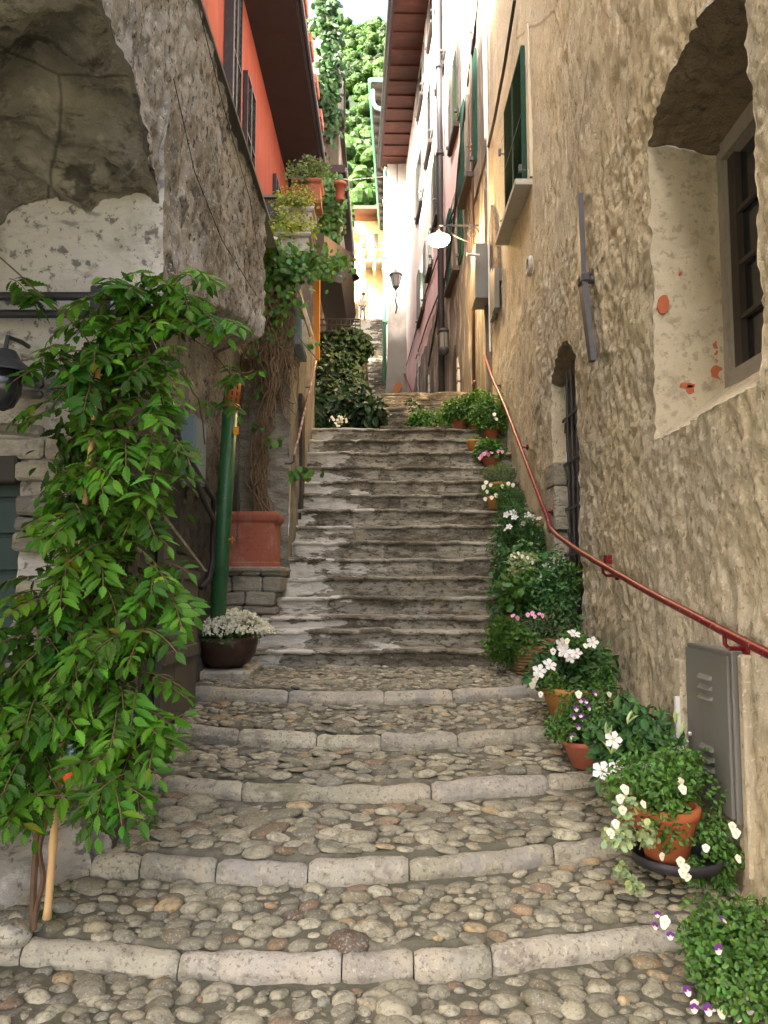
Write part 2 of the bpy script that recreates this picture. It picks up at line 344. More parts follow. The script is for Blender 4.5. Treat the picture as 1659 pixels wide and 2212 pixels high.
# pebbles: domes set into the bed
def pebbles():
    m = MB(); nr, na = 4, 11
    a = np.linspace(0, 2 * np.pi, na, endpoint=False); ph = np.linspace(.30, 1.45, nr) 
    tmpl = [(0, 0, 1)]
    for p in ph:
        for q in a: tmpl.append((math.sin(p) * math.cos(q), math.sin(p) * math.sin(q), math.cos(p)))
    p = 1.95
    for q in a: tmpl.append((math.sin(p) * math.cos(q), math.sin(p) * math.sin(q), math.cos(p)))
    T = np.array(tmpl); nr += 1
    F3 = [(0, 1 + j, 1 + (j + 1) % na) for j in range(na)]
    F4 = [(1 + i * na + j, 1 + (i + 1) * na + j, 1 + (i + 1) * na + (j + 1) % na, 1 + i * na + (j + 1) % na) for i in range(nr - 1) for j in range(na)]
    F3 = np.array(F3); F4 = np.array(F4)
    pal = np.array([(.50, .48, .44), (.38, .37, .34), (.60, .58, .53), (.44, .40, .33), (.66, .64, .60), (.34, .35, .36), (.42, .30, .22), (.62, .48, .33), (.30, .21, .18), (.52, .50, .46), (.46, .45, .40)])
    pp = np.array([16, 14, 12, 12, 8, 8, 4, 4, 2, 14, 12.]); pp /= pp.sum()
    C = []; 
    for k in range(6):
        s = {0: .088, 1: .088, 2: .092, 3: .085, 4: .078, 5: .07}[k]
        ex = 1.22 if k in (2, 3) else 1.0
        y = (.9 if k == 0 else float(kY(k, np.linspace(-1.5, 1.8, 30)).min())) + .07
        row = 0
        while y < float(kY(k + 1, np.linspace(-1.5, 1.8, 30)).max()) + .02:
            x = -1.85 + RNG.uniform(0, s)
            while x < 1.74:
                w = s * RNG.uniform(.5, 1.42) * ex
                if RNG.random() < .05: w *= 1.5
                px = x + w / 2; py = y + RNG.uniform(-.3, .3) * s * .8
                if py > kY(k, px) + .09 * (k > 0) + .02 and py < kY(k + 1, px) - .015: C.append((px, py, w * .56, k))
                x += w * 1.01
            y += s * .74; row += 1
    big = np.array(C)
    for (px, py, r, k) in big[::1]:
        if RNG.random() < .8:
            a_ = RNG.uniform(0, 6.28); qx, qy = px + math.cos(a_) * r * 1.15, py + math.sin(a_) * r * .9
            if -1.9 < qx < 1.72 and qy > kY(int(k), qx) + .10 * (k > 0) + .02 and qy < kY(int(k) + 1, qx) - .01: C.append((qx, qy, r * RNG.uniform(.3, .5), k))
    C = np.array(C)
    d2 = None
    V = []; CC = []
    for (px, py, r, k) in C:
        th = RNG.uniform(-.5, .5) if k in (1, 2, 3) else RNG.uniform(-1.3, 1.3)
        e = RNG.uniform(.55, .9); h = RNG.uniform(.26, .46)
        v = T * (r, r * e, r * h * (1.15 if k < 2 else .75))
        sx, sy = RNG.uniform(-.16, .16, 2); v[:, 0] += sx * v[:, 1]
        v = v * (1 + .16 * vn(T * 1.7 + RNG.uniform(0, 50, 3)))[:, None]
        ct, st = math.cos(th), math.sin(th); v = v @ np.array([(ct, st, 0), (-st, ct, 0), (0, 0, 1)])
        t1, t2 = RNG.uniform(-.15, .15, 2); v[:, 2] += v[:, 0] * t1 + v[:, 1] * t2
        g = float(ground_z(px, py)); v += (px, py, g + RNG.uniform(-.012, .006)); V.append(v)
        c = pal[RNG.choice(len(pal), p=pp)] * RNG.uniform(.50, 1.18) * (.95, .965, .885); CC.append(np.tile(c, (len(T), 1)))
    n = len(T); off = np.arange(len(C)) * n
    V = np.concatenate(V); CC = np.concatenate(CC)
    m.add(V, np.concatenate([F3 + o for o in off]), CC)
    m.f.append(np.concatenate([F4 + o for o in off]))
    return m
tag(pebbles().build('cobble_paving', M_PEBBLE, smooth=True), kind='structure')
# kerb stones
kb = MB()
prof = np.array([(.0, -RIS - .05), (-.006, -RIS * .8), (-.008, -RIS * .5), (-.003, -.045), (.006, -.026), (.019, -.012), (.036, -.004), (.055, 0), (.075, .001), (.09, -.008), (.10, -.03), (.105, -.06)])
for k in range(1, 6):
    x = -2.0
    joints = {1: [-2, -1.52, -.83, -.17, .12, .44, 1.32, 1.75], 2: [-2.0, -1.42, -1.18, -.80, -.36, .12, .86, 1.75], 3: [-1.9, -1.34, -.82, .27, .98, 1.75],
              4: [-1.9, -1.42, -.97, -.44, -.02, .48, 1.36, 1.75], 5: [-1.9, -1.58, -.72, .0, .52, 1.3, 1.75]}[k]
    for a, b in zip(joints[:-1], joints[1:]):
        if b < -1.7 and False: continue
        n = max(6, int((b - a) / .025)); u = np.linspace(0, 1, n); X = a + .003 + (b - a - .006) * u
        dy, dz = RNG.uniform(-.012, .012), RNG.uniform(-.010, .012); wd = RNG.uniform(.85, 1.15); ht = RNG.uniform(.9, 1.0)
        endr = np.minimum(1, np.minimum(u, 1 - u) * (b - a) / .03) ** .5
        P = np.zeros((n, len(prof), 3)); yk = kY(k, X)
        P[..., 0] = X[:, None]; P[..., 1] = yk[:, None] + prof[:, 0] * wd + dy + (1 - endr)[:, None] * .012 * (prof[:, 0] < .03)
        P[..., 2] = kz(k) + prof[:, 1] * ht + dz - (1 - endr)[:, None] * .016 * (prof[:, 1] > -.05)
        q = fbm(P, 4, 7); P[..., 1] += .014 * q + .004 * vn(P * 40); P[..., 2] += .011 * fbm(P * (1, 1, .3) + 31, 4, 6) * sstep(-.10, -.01, prof[:, 1])
        c = np.array([.5, .5, .5]) * RNG.uniform(.78, 1.15) * np.array([1, RNG.uniform(.98, 1.02), RNG.uniform(.88, 1.06)])
        kb.grid(P, c=c)
        for e in (0, -1): kb.add(P[e], [tuple(range(len(prof)))], c)
tag(kb.build('kerb_stones', M_KERB, smooth=True), kind='structure')

# main flight
TOPS = [(7.45, -.626), (7.72, -.463), (7.99, -.345), (8.26, -.154), (8.53, .046), (8.80, .257), (9.07, .455), (9.34, .658), (9.61, .87), (9.88, 1.086),
        (10.15, 1.293), (10.42, 1.507), (10.69, 1.754), (10.96, 1.972), (11.23, 2.183)]
def flight(tops, zbase, xl, xr, ylast, m, tx=.022, nr=6, nt_=4, amp=1.0, tone=1.0, nose=1.0):
    pz = zbase; rs = np.random.default_rng(5)
    for i, (y, z) in enumerate(tops):
        a, b = xl(i, y), xr(i, y); n = int((b - a) / tx); X = np.linspace(a, b, n)
        yn = tops[i + 1][0] if i + 1 < len(tops) else ylast
        pr = [(0, pz - .03)] + [(0, pz + (z - pz) * t) for t in np.linspace(.08, .72, nr)] + [(-.004, z - .040), (-.030 * nose, z - .036), (-.034 * nose, z - .012), (-.020 * nose, z)] + [(yy, z + .003) for yy in np.linspace(.05, yn - y + .03, nt_)]
        pr = np.array(pr); P = np.zeros((n, len(pr), 3)); P[..., 0] = X[:, None]; P[..., 1] = y + pr[:, 0]; P[..., 2] = pr[:, 1]
        # stones along the step
        xx = a - rs.uniform(0, .3); off = np.zeros(n); offz = np.zeros(n); gro = np.zeros(n); tint = np.ones(n)
        while xx < b:
            w = rs.uniform(.22, .62); s_ = (X >= xx) & (X < xx + w)
            off[s_] = rs.uniform(-.024, .02); offz[s_] = rs.uniform(-.012, .012); tint[s_] = rs.uniform(.78, 1.25)
            gro = np.maximum(gro, np.clip(1 - np.abs(X - xx) / .022, 0, 1)); xx += w
        low = (pr[:, 0] < .02)
        P[..., 1] += (off[:, None] + gro[:, None] * .03) * low * amp
        P[..., 2] += (offz[:, None] - gro[:, None] * .006) * (pr[:, 1] > z - .05)
        mid = (np.abs(pr[:, 1] - (pz + (z - pz) * .45)) < .02) & low     # bed joint in some risers
        P[..., 1] += mid * .012 * (vn(np.stack([X * 1.3, X * 0 + i, X * 0], -1)) > 0)[:, None] * amp
        q = fbm(P * (1, 1, 1.6), 4, 5.5); P[..., 1] += (.026 * q + .006 * vn(P * (16, 16, 26))) * low * amp; P[..., 2] += .012 * fbm(P * (1, .5, 0) + 40 + i, 4, 3.5) * (pr[:, 1] > z - .05) * amp
        c = (tint * .5 * tone)[:, None, None] * np.ones((n, len(pr), 3)); m.grid(P, c=c); pz = z
    return m
st = MB()
flight(TOPS, -.80, lambda i, y: (-1.32 if i < 3 else -1.10) if y < 9 else -1.06, lambda i, y: 1.80, 11.6, st)
tag(st.build('stone_steps', M_STEP, smooth=True), kind='structure')
# upper path: a few broad steps, a ramp, then the long upper flight
UP = []
y, z = 12.05, 2.183
for i in range(7): z += .2; UP.append((y, z)); y += .47
zr = z; yr = y
up = MB()
flight(UP, 2.18, lambda i, y: -.06, lambda i, y: facX(y) + .08, yr + .1, up, tx=.06, nr=4, tone=.30, nose=.1)
X, T = np.meshgrid(np.linspace(-4.0, 1.7, 40), np.linspace(yr - .05, 31.05, 60), indexing='ij')
Z = zr + .006 + (7.4 - zr) * (T - yr) / (31 - yr) + .02 * fbm(np.stack([X, T, X * 0], -1), 3, 1.5)
up.grid(np.stack([X, T, Z], -1), c=np.array([.3, .3, .3]))
UP2 = [(31.0 + i * .5, 7.4 + (i + 1) * 7.6 / 28) for i in range(28)]
flight(UP2, 7.4, lambda i, y: -4.5, lambda i, y: .6, 60, up, tx=.1, nr=4, amp=1.5, tone=.6, nose=.2)
tag(up.build('upper_path', M_STEP, smooth=True), kind='structure')
# ground sheet far below and around everything
g = MB(); g.grid(np.array([[(-900, -600, -1.95), (-900, 900, -1.95)], [(900, -600, -1.95), (900, 900, -1.95)]], float))
tag(g.build('ground', M_BED), kind='structure')

# ================================================================== RIGHT HOUSE (rough stucco)
right = empty('stucco_house', (1.72, 8, -1.5), 'tall tan roughcast house right of the stairs with a deep arched window', 'house')
zt_win = lambda y: arch_z(y, 3.50, 5.02, 2.86, .20)
zt_door = lambda y: arch_z(y, 7.02, 8.02, 2.02, .28)
zt_flat = lambda v: (lambda y: np.full_like(y, v))
HOLES_R = [(3.50, 5.02, .90, zt_win), (7.02, 8.02, -1.0, zt_door), (9.02, 10.42, 4.72, zt_flat(6.42))]
def pos_right(Y, Z):
    Q = np.stack([Y * 0, Y, Z * .55], -1)
    fine = sstep(9.8, 8.0, Y) * .6 + .4
    smooth_band = sstep(4.0, 4.6, Z) * sstep(7.5, 8.6, Y)          # the upper far part is smoother render
    pit = np.clip(vn(Q * (1, 1, .8) * 20 + 3) - .35, 0, 1) * np.clip(vn(Q * 4.0) + .6, 0, 1)
    a = (.030 * fbm(Q, 2, .8) + .016 * fbm(Q + 5, 3, 4.6) * (1 - .6 * smooth_band) + fine * (.010 * fbm(Q * (1, 1, .9) + 9, 3, 22) + .009 * vn(Q * 60) - .042 * pit) * (1 - .8 * smooth_band))
    bulge = .02 * sstep(.2, -1.2, Z) * sstep(8, 5, Y)
    return np.stack([1.72 - a - bulge * .8, Y, Z], -1)
ys = np.concatenate([lin(1.0, 2.8, .06)[:-1], lin(2.8, 8.6, .018)[:-1], lin(8.6, 13.3, .035)])
zs = np.concatenate([lin(-1.9, 3.3, .018)[:-1], lin(3.3, 12.5, .05)])
wall_grid(ys, zs, pos_right, HOLES_R, flip=True).build('wall', M_RIGHT, right, smooth=True)
def reveal(y0, y1, z0, zt, X0, depth, iy0, iy1, iz0, izt, mats, parent, sgn=1, nd=26, step=.03, rough=1.0, names=('sill_slab', 'reveal', 'soffit', 'reveal')):
    """lining of an opening, outer outline on the wall face, inner one at the frame"""
    segs = []
    u = np.linspace(0, 1, max(4, int((y1 - y0) / step)))
    segs.append((np.stack([y0 + (y1 - y0) * u, np.full_like(u, z0)], 1), np.stack([iy0 + (iy1 - iy0) * u, np.full_like(u, iz0)], 1)))
    zf = float(zt(np.array([y1]))[0]); zi = float(izt(np.array([iy1]))[0]); v = np.linspace(-.03, 1.05, max(4, int((zf - z0) / step)))
    segs.append((np.stack([np.full_like(v, y1), z0 + (zf - z0) * v], 1), np.stack([np.full_like(v, iy1), iz0 + (zi - iz0) * v], 1)))
    yt = y1 + (y0 - y1) * u; yi = iy1 + (iy0 - iy1) * u
    segs.append((np.stack([yt, zt(yt)], 1), np.stack([yi, izt(yi)], 1)))
    zf = float(zt(np.array([y0]))[0]); zi = float(izt(np.array([iy0]))[0])
    segs.append((np.stack([np.full_like(v, y0), zf + (z0 - zf) * v], 1), np.stack([np.full_like(v, iy0), zi + (iz0 - zi) * v], 1)))
    for k, (a, b) in enumerate(segs):
        t = np.linspace(0, 1, nd)[None, :, None]; q = a[:, None] * (1 - t) + b[:, None] * t
        P = np.zeros(q.shape[:2] + (3,)); P[..., 1:] = q; xw = pos_right(a[:, 0], a[:, 1])[:, 0][:, None] - .004; P[..., 0] = xw * (1 - t[..., 0]) + (X0 + sgn * depth) * t[..., 0]
        ez = np.sin(np.pi * np.clip(t[..., 0], 0, 1)) ** .5
        amp = (.026 if k == 2 else .008) * rough
        d = amp * fbm(P, 4, 6) * ez
        if k in (0, 2): P[..., 2] += d * (1.6 if k == 2 else 1)
        else: P[..., 1] += d
        m = MB(); m.grid(P, flip=(sgn > 0)); m.build(names[k], mats[k], parent, smooth=True)
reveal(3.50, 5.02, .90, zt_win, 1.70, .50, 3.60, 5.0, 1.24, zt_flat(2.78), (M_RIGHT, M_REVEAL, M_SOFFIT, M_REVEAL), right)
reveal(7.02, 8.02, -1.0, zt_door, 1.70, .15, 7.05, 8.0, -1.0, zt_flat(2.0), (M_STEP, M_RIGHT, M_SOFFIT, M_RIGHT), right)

# ================================================================== LEFT HOUSE with the arch
left = empty('arched_house', (-1.5, 5.5, -1.4), 'grey roughcast house on the left with a dark rubble archway and overhanging upper wall', 'house')
AP = np.array([(1.6, 2.0), (2.2, 2.30), (2.7, 2.38), (3.03, 2.39), (3.31, 2.37), (3.5, 2.33), (3.62, 2.24), (3.78, 2.13), (3.92, 2.07), (4.04, 1.98)])
def zarch(y): return np.interp(y, AP[:, 0], AP[:, 1], left=2.0, right=1.98)
def lx(Y, Z):
    zt = 1.30 + (Y - 4) * .33 + .14 * vn(np.stack([Y * 2.3, Y * 0 + 1, Y * 0], -1)) + .05 * vn(np.stack([Y * 9, Y * 0 + 1, Y * 0], -1))
    t = sstep(zt - .13, zt + .05, Z)
    lo = -1.45 - (Y - 4) * .03; hi = -1.17 - .05 * sstep(zt, zt + .8, 0)
    batter = .10 * sstep(-.6, -1.4, Z)
    return lo + (hi - lo) * t + batter
def pos_left(Y, Z):
    Q = np.stack([Y * 0, Y, Z * .6], -1)
    pit = np.clip(vn(Q * 18 + 3) - .3, 0, 1); a = .03 * fbm(Q, 2, 1.0) + .016 * fbm(Q + 5, 3, 4.6) + .012 * fbm(Q + 9, 3, 20) + .007 * vn(Q * 60) - .035 * pit
    rag = np.exp(-((Z - (1.30 + (Y - 4) * .33)) / .22) ** 2); X = lx(Y, Z) + a + rag * .07 * fbm(Q + 21, 4, 5)
    e = sstep(4.10, 4.0, Y) * (Z < 2.0)
    return np.stack([X - .03 * e, Y, Z], -1)
ys = np.concatenate([lin(1.2, 2.8, .06)[:-1], lin(2.8, 7.45, .018)]); zs = lin(-1.7, 3.56, .018)
zt_a = lambda y: np.where(y < 4.05, zarch(y), -9)
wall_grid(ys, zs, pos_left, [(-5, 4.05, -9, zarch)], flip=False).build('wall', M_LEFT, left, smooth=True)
# lower wall going on to the garden wall
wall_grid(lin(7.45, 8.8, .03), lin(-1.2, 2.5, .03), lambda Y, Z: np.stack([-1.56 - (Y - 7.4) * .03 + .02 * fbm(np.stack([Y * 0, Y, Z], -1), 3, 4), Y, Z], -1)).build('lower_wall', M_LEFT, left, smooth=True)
# under the overhang beyond, and end of the upper wall
m = MB(); Xg, Zg = np.meshgrid(lin(-2.9, -1.2, .03), lin(2.6, 3.56, .03), indexing='ij')
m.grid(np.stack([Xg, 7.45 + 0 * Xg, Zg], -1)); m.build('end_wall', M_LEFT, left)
# jamb wall facing the street mouth (front-facing), with window opening
def pos_jamb(X, Z):
    Q = np.stack([X, Z * 1.6, X * 0], -1)
    yb = 4.05 + .25 * sstep(1.7, 2.05, Z) * 0
    a = .03 * fbm(Q, 3, 2) + .016 * fbm(Q + 4, 3, 7) + .006 * fbm(Q, 2, 25)
    return np.stack([X, yb - a + .04 * sstep(-1.6, -1.25, X) * 0, Z], -1)
Xj, Zj = lin(-3.6, -1.10, .02), lin(-1.7, 2.6, .02)
def keep_jamb(Xp, Z): return (Xp < lx(np.full_like(Xp, 4.05), Z) + .02)
def grid_front(xs, zs, pos, holes, keep=None, flip=False): return wall_grid(xs, zs, pos, holes, flip, keep)
wx0, wx1, wz0, wz1 = -2.6, -1.865, -.72, .62
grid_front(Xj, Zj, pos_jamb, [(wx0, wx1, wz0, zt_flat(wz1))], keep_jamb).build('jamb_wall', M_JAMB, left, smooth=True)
# vault underside running back to the left
yv = lin(1.2, 4.10, .03); dv = np.linspace(0, 1, 90)
Yv, D = np.meshgrid(yv, dv, indexing='ij'); Xv = -1.19 - 2.6 * D
Zv = zarch(Yv) - .02 * D
Zv = np.where(Yv > 4.04, 1.95, Zv)
P = np.stack([Xv, Yv, Zv], -1); nn = fbm(P * (1, 2.0, 1), 4, 3.2); P[..., 2] += .12 * nn * sstep(0, .04, D) + .02 * fbm(P, 3, 12) ; P[..., 0] += .02 * fbm(P + 7, 3, 9)
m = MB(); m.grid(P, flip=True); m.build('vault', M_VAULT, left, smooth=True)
m = MB(); m.box((-3.4, 1.2, 3.565), (-1.13, 7.6, 3.60)); m.build('roof_edge', surf('slate', (.10, .10, .095), rough=.8), left)
m = MB(); m.box((-6, 1.2, 3.6), (-1.16, 11.7, 3.61)); m.build('terrace', M_BED, left)
m = MB(); m.box((-3.9, 1.0, -1.7), (-3.7, 4.1, 2.6)); m.build('back_wall', M_JAMB, left)

# ================================================================== more materials
M_GLASS = surf('dark_glass', (.02, .022, .025), rough=.12, spec=.6)
M_FRAMEG = surf('grey_brown_frame', (.28, .255, .215), (('noise', 12, .5, .7, (.18, .16, .13), .5),), rough=.6)
M_DARKWOOD = surf('dark_wood', (.045, .038, .032), (('noise', 10, .5, .7, (.09, .075, .06), .5, (1, 1, .1)),), rough=.7)
M_GREENSH = surf('green_shutter_paint', (.018, .058, .042), (('noise', 8, .5, .7, (.03, .075, .055), .5),), rough=.8, spec=.08)
M_SIDE = surf('grey_side_render', (.28, .255, .195), (('noise', 1.6, .42, .62, (.16, .145, .11), .8, (1, 1, .4)), ('noise', 6, .5, .7, (.42, .38, .32), .6, (1, 1, .4)), ('noise', 20, .58, .68, (.07, .06, .045), .6)), bumps=(('noise', 9, .5, .03), ('noise', 40, .4, .01)))
M_IRON = surf('grey_iron', (.075, .078, .085), (('noise', 20, .5, .7, (.12, .10, .09), .5),), rough=.55, metal=.3, bumps=(('noise', 60, .3, .004),))
M_BLACKPIPE = surf('dark_pipe', (.035, .035, .04), (('noise', 15, .5, .7, (.07, .06, .055), .5),), rough=.5)
M_BROWNPIPE = surf('rust_brown_pipe', (.11, .065, .045), rough=.5, metal=.3)
M_RED = surf('red_rail_paint', (.13, .004, .008), (('noise', 45, .60, .66, (.42, .36, .30), .6), ('noise', 14, .5, .7, (.08, .004, .008), .5)), rough=.42, spec=.35)
M_GREENPIPE = surf('green_plastic', (.028, .125, .045), (('noise', 30, .62, .68, (.30, .34, .28), .4), ('noise', 4, .5, .7, (.01, .05, .02), .5)), rough=.42, spec=.5)
M_ORANGEPL = surf('orange_plastic', (.50, .17, .04), rough=.5)
M_TERRA = surf('terracotta', (.36, .115, .068), (('noise', 3, .5, .62, (.42, .24, .18), .55), ('noise', 22, .57, .66, (.16, .07, .045), .5), ('noise', 6, .48, .68, (.28, .085, .05), .7), ('noise', 9, .58, .72, (.50, .28, .20), .5)), rough=.8, bumps=(('noise', 40, .25, .004),))
M_TERRAB = surf('bright_terracotta', (.52, .155, .06), (('noise', 8, .5, .7, (.40, .11, .045), .6),), rough=.7)
M_OCHREPOT = surf('ochre_glazed_pot', (.45, .22, .06), (('noise', 10, .5, .7, (.30, .12, .035), .6),), rough=.5)
M_WICKER = surf('wicker', (.26, .17, .08), (('noise', 30, .5, .7, (.13, .08, .035), .7, (1, 1, 3)),), rough=.85, bumps=(('noise', 40, .6, .01, (.3, .3, 3)),))
M_BOWL = surf('brown_metal_bowl', (.060, .036, .026), (('noise', 8, .45, .7, (.12, .075, .055), .6),), rough=.45, metal=.25, bumps=(('noise', 25, .2, .004),))
M_SOIL = surf('soil', (.035, .025, .018), rough=1)
M_GREYMET = surf('grey_cabinet_paint', (.155, .155, .14), (('noise', 3, .45, .7, (.125, .12, .105), .6), ('z', 3, -1.0, -1.5, (.09, .08, .06), .6), ('noise', 40, .62, .7, (.13, .10, .07), .4)), rough=.5)
M_BLUEBOX = surf('blue_grey_box', (.21, .29, .35), (('noise', 9, .5, .7, (.16, .22, .27), .5),), rough=.6)
M_ORANGE = surf('orange_render', (.27, .058, .028), (('noise', 2, .45, .7, (.20, .045, .025), .7, (1, 1, .4)), ('noise', 5, .55, .68, (.34, .12, .07), .5, (1, 1, .12)), ('noise', 1.2, .52, .66, (.15, .04, .025), .6, (1, 1, .25))), rough=.9, bumps=(('noise', 30, .15, .005),))
M_PALE = surf('pale_render', (.48, .40, .30), (('noise', 2, .45, .7, (.40, .33, .25), .6),), rough=.9)
M_BALC = surf('brown_balcony_underside', (.048, .034, .031), (('noise', 2, .45, .7, (.036, .026, .026), .6),), rough=.8)
M_PINK = surf('pink_render', (.70, .50, .50), (('z', .5, 8.6, 10.5, (.80, .72, .68), 1.0), ('noise', .7, .45, .65, (.76, .62, .60), .6), ('noise', 3, .52, .7, (.56, .38, .36), .4, (1, 1, .3))), rough=.92, bumps=(('noise', 12, .2, .01),))  # paler upper layer: blown-out sunlight put into the colour
M_BASE = surf('stained_render', (.16, .145, .115), (('noise', .8, .42, .62, (.10, .09, .072), .85, (1, 1, .5)), ('noise', 3, .5, .64, (.46, .41, .33), .7, (1, 1, .3)), ('noise', 9, .58, .7, (.12, .095, .07), .5, (1, 1, .3)), ('z', .6, 4.6, 3.0, (.26, .17, .085), .35)),
    rough=.95, bumps=(('noise', 9, .5, .03), ('noise', 40, .3, .01)))
M_WHITE = surf('stained_white_render', (.72, .70, .65), (('noise', 1.1, .45, .66, (.36, .33, .28), .7, (1, 1, .6)), ('z', 1.2, 10.6, 9.9, (.20, .195, .165), .9)), rough=.92, bumps=(('noise', 10, .3, .02),))
M_YEL = surf('yellow_ochre_render', (.62, .44, .22), (('noise', 1.2, .45, .7, (.50, .33, .15), .6),), rough=.9)
M_REDTILE = surf('eave_boards', (.075, .028, .02), (('noise', 3, .45, .7, (.035, .015, .012), .8, (.4, 2, 1)), ('noise', 2, .55, .7, (.16, .05, .028), .6)), rough=.8)
M_TILE = surf('roof_tiles', (.16, .075, .05), (('noise', 3, .45, .7, (.17, .08, .06), .7),), rough=.9)
M_STONEP = surf('stone_planter', (.42, .40, .35), (('noise', 6, .5, .7, (.25, .25, .18), .7),), rough=.95, bumps=(('noise', 30, .5, .01),))
M_AWN = surf('brown_awning_cloth', (.10, .075, .06), rough=.9)
M_CREAMBAND = surf('cream_window_band', (.50, .46, .35), (('noise', 5, .5, .7, (.42, .37, .27), .6),), rough=.9)
M_BRICK = surf('exposed_brick', (.42, .13, .065), (('noise', 30, .5, .7, (.42, .09, .04), .6),), rough=.95)
M_CABLE = surf('cable', (.03, .025, .025), rough=.7)
M_LIGHTPIPE = surf('white_pipe', (.60, .60, .57), rough=.5)
M_GUTG = surf('green_copper_gutter', (.14, .36, .24), rough=.5)
M_GREENDOOR = surf('dark_green_door', (.03, .055, .05), (('noise', 5, .5, .7, (.06, .08, .07), .6, (1, 1, .2)),), rough=.6)
M_GREYDOOR = surf('weathered_grey_door', (.105, .092, .072), (('noise', 5, .5, .7, (.10, .085, .07), .6, (1, 1, .15)),), rough=.8, bumps=(('noise', 30, .3, .005, (1, 1, .1)),))
M_VINEWOOD = surf('vine_wood', (.14, .085, .05), (('noise', 12, .5, .7, (.07, .045, .03), .6),), rough=.9, tint=0, bumps=(('noise', 60, .5, .004),))
M_DRYVINE = surf('dry_vine', (.17, .115, .065), (('noise', 12, .5, .7, (.14, .08, .045), .6),), rough=.9)
M_BAMBOO = surf('bamboo_cane', (.58, .38, .17), (('noise', 14, .5, .7, (.45, .27, .11), .6, (1, 1, .2)),), rough=.5)
M_LAMP = surf('lamp_glow', (1, .9, .7), rough=.5, emis=((1, .72, .40), 60))
M_BULBGLASS = surf('lantern_glass', (.16, .16, .15), rough=.1, spec=.7)

# ------------------------------------------------------------------ right house fittings
m = MB(); m.box((2.18, 4.94, 1.22), (2.26, 5.02, 2.84)); m.box((2.20, 4.90, 1.22), (2.25, 4.94, 2.84)); m.box((2.16, 3.5, 2.70), (2.26, 4.90, 2.84)); m.box((2.16, 3.5, 1.20), (2.26, 4.90, 1.31)); m.box((2.16, 3.5, 1.31), (2.26, 3.62, 2.7))
win = m.build('window', M_FRAMEG, right)
m = MB(); m.box((2.205, 4.80, 1.31), (2.245, 4.90, 2.70)); m.box((2.205, 4.2, 1.31), (2.245, 4.3, 2.7))
for z in (1.62, 1.96, 2.30): m.box((2.21, 3.6, z), (2.24, 4.8, z + .028))
m.build('frame', M_DARKWOOD, win)
m = MB(); m.box((2.245, 3.5, 1.25), (2.262, 4.95, 2.75)); m.build('pane', M_GLASS, win)
# chipped plaster showing brick, on the far side of the window recess
rs = np.random.default_rng(3)
for (cx, cy, rx, ry) in [(1434, 657, 13, 18), (1540, 575, 11, 9), (1548, 745, 7, 9), (1550, 768, 6, 13), (1549, 806, 17, 15), (1484, 832, 15, 6), (1492, 842, 9, 9), (1536, 586, 8, 4), (1470, 591, 3, 4)]:
    a = np.linspace(0, 2 * np.pi, 18, endpoint=False); rr = 1 + .28 * vn(np.stack([np.cos(a) * 1.6 + cx, np.sin(a) * 1.6 + cy, a * 0], 1)) + rs.uniform(-.12, .12, 18)
    m = MB(); out = []
    for t, q in zip(a, rr):
        p = onY(cx + rx * q * math.cos(t), cy + ry * q * math.sin(t), 5.001); out.append(p)
    out = np.array(out); n = len(out); V = np.concatenate([out, out + (0, .08, 0)])
    m.add(V, [tuple(range(n))] + [(i, i + n, (i + 1) % n + n, (i + 1) % n) for i in range(n)]); m.build('brick_patch', M_BRICK, right)
# doorway
m = MB()
for k in range(4): m.box((1.86 - .01 * (k % 2), 7.04 + k * .24, -1.0), (1.92, 7.04 + k * .24 + .232, 2.2))
m.box((1.83, 7.05, .1), (1.86, 7.98, .2)); m.box((1.83, 7.05, .9), (1.86, 7.98, 1.0)); m.box((1.83, 7.05, 1.5), (1.86, 7.98, 1.6))
d = m.build('door', M_DARKWOOD, right)
m = MB(); 
for y in (7.2, 7.38, 7.56, 7.74): m.tube([(1.81, y, .0), (1.81, y, 2.1)], .011)
for z in (.25, .7, 1.15, 1.6): m.box((1.80, 7.08, z), (1.82, 7.95, z + .025))
m.build('grille', M_IRON, d)
m = MB()
for k, (z0, z1, dy) in enumerate([(-.9, -.2, 0), (-.19, .18, .03), (.19, .5, -.01), (.51, .95, .04), (.96, 1.2, 0)]):
    m.box((1.70, 7.93 - dy, z0), (1.85, 8.3, z1), bev=.012, c=(.5 * rs.uniform(.8, 1.3),) * 3)
m.build('jamb_stones', M_RUBBLE, right)
# green shuttered window
def louvre_leaf(m, X0, X1, y0, y1, z0, z1, n):
    f = .05
    m.box((X0, y0, z0), (X1, y0 + f, z1)); m.box((X0, y1 - f, z0), (X1, y1, z1))
    for z in (z0, (z0 + z1) / 2 - f / 2, z1 - f): m.box((X0, y0 + f, z), (X1, y1 - f, z + f))
    s = (z1 - z0 - f) / n; xm = (X0 + X1) / 2
    Rm = np.array([[math.cos(.75), 0, -math.sin(.75)], [0, 1, 0], [math.sin(.75), 0, math.cos(.75)]])
    for i in range(n):
        z = z0 + f + s * (i + .5)
        m.obox((xm, (y0 + y1) / 2, z), (.028, (y1 - y0) / 2 - f, .005), Rm)
m = MB(); m.box((1.69, 8.85, 4.68), (1.76, 9.02, 6.56)); m.box((1.69, 10.42, 4.68), (1.76, 10.60, 6.56)); m.box((1.69, 9.02, 6.42), (1.76, 10.42, 6.56)); m.box((1.685, 8.86, 4.60), (1.69, 10.6, 4.68))
m.build('window_surround', M_CREAMBAND, right)
w2 = MB(); w2.box((1.80, 9.02, 4.72), (1.84, 10.42, 6.42)); w2 = w2.build('window', M_GREENSH, right)
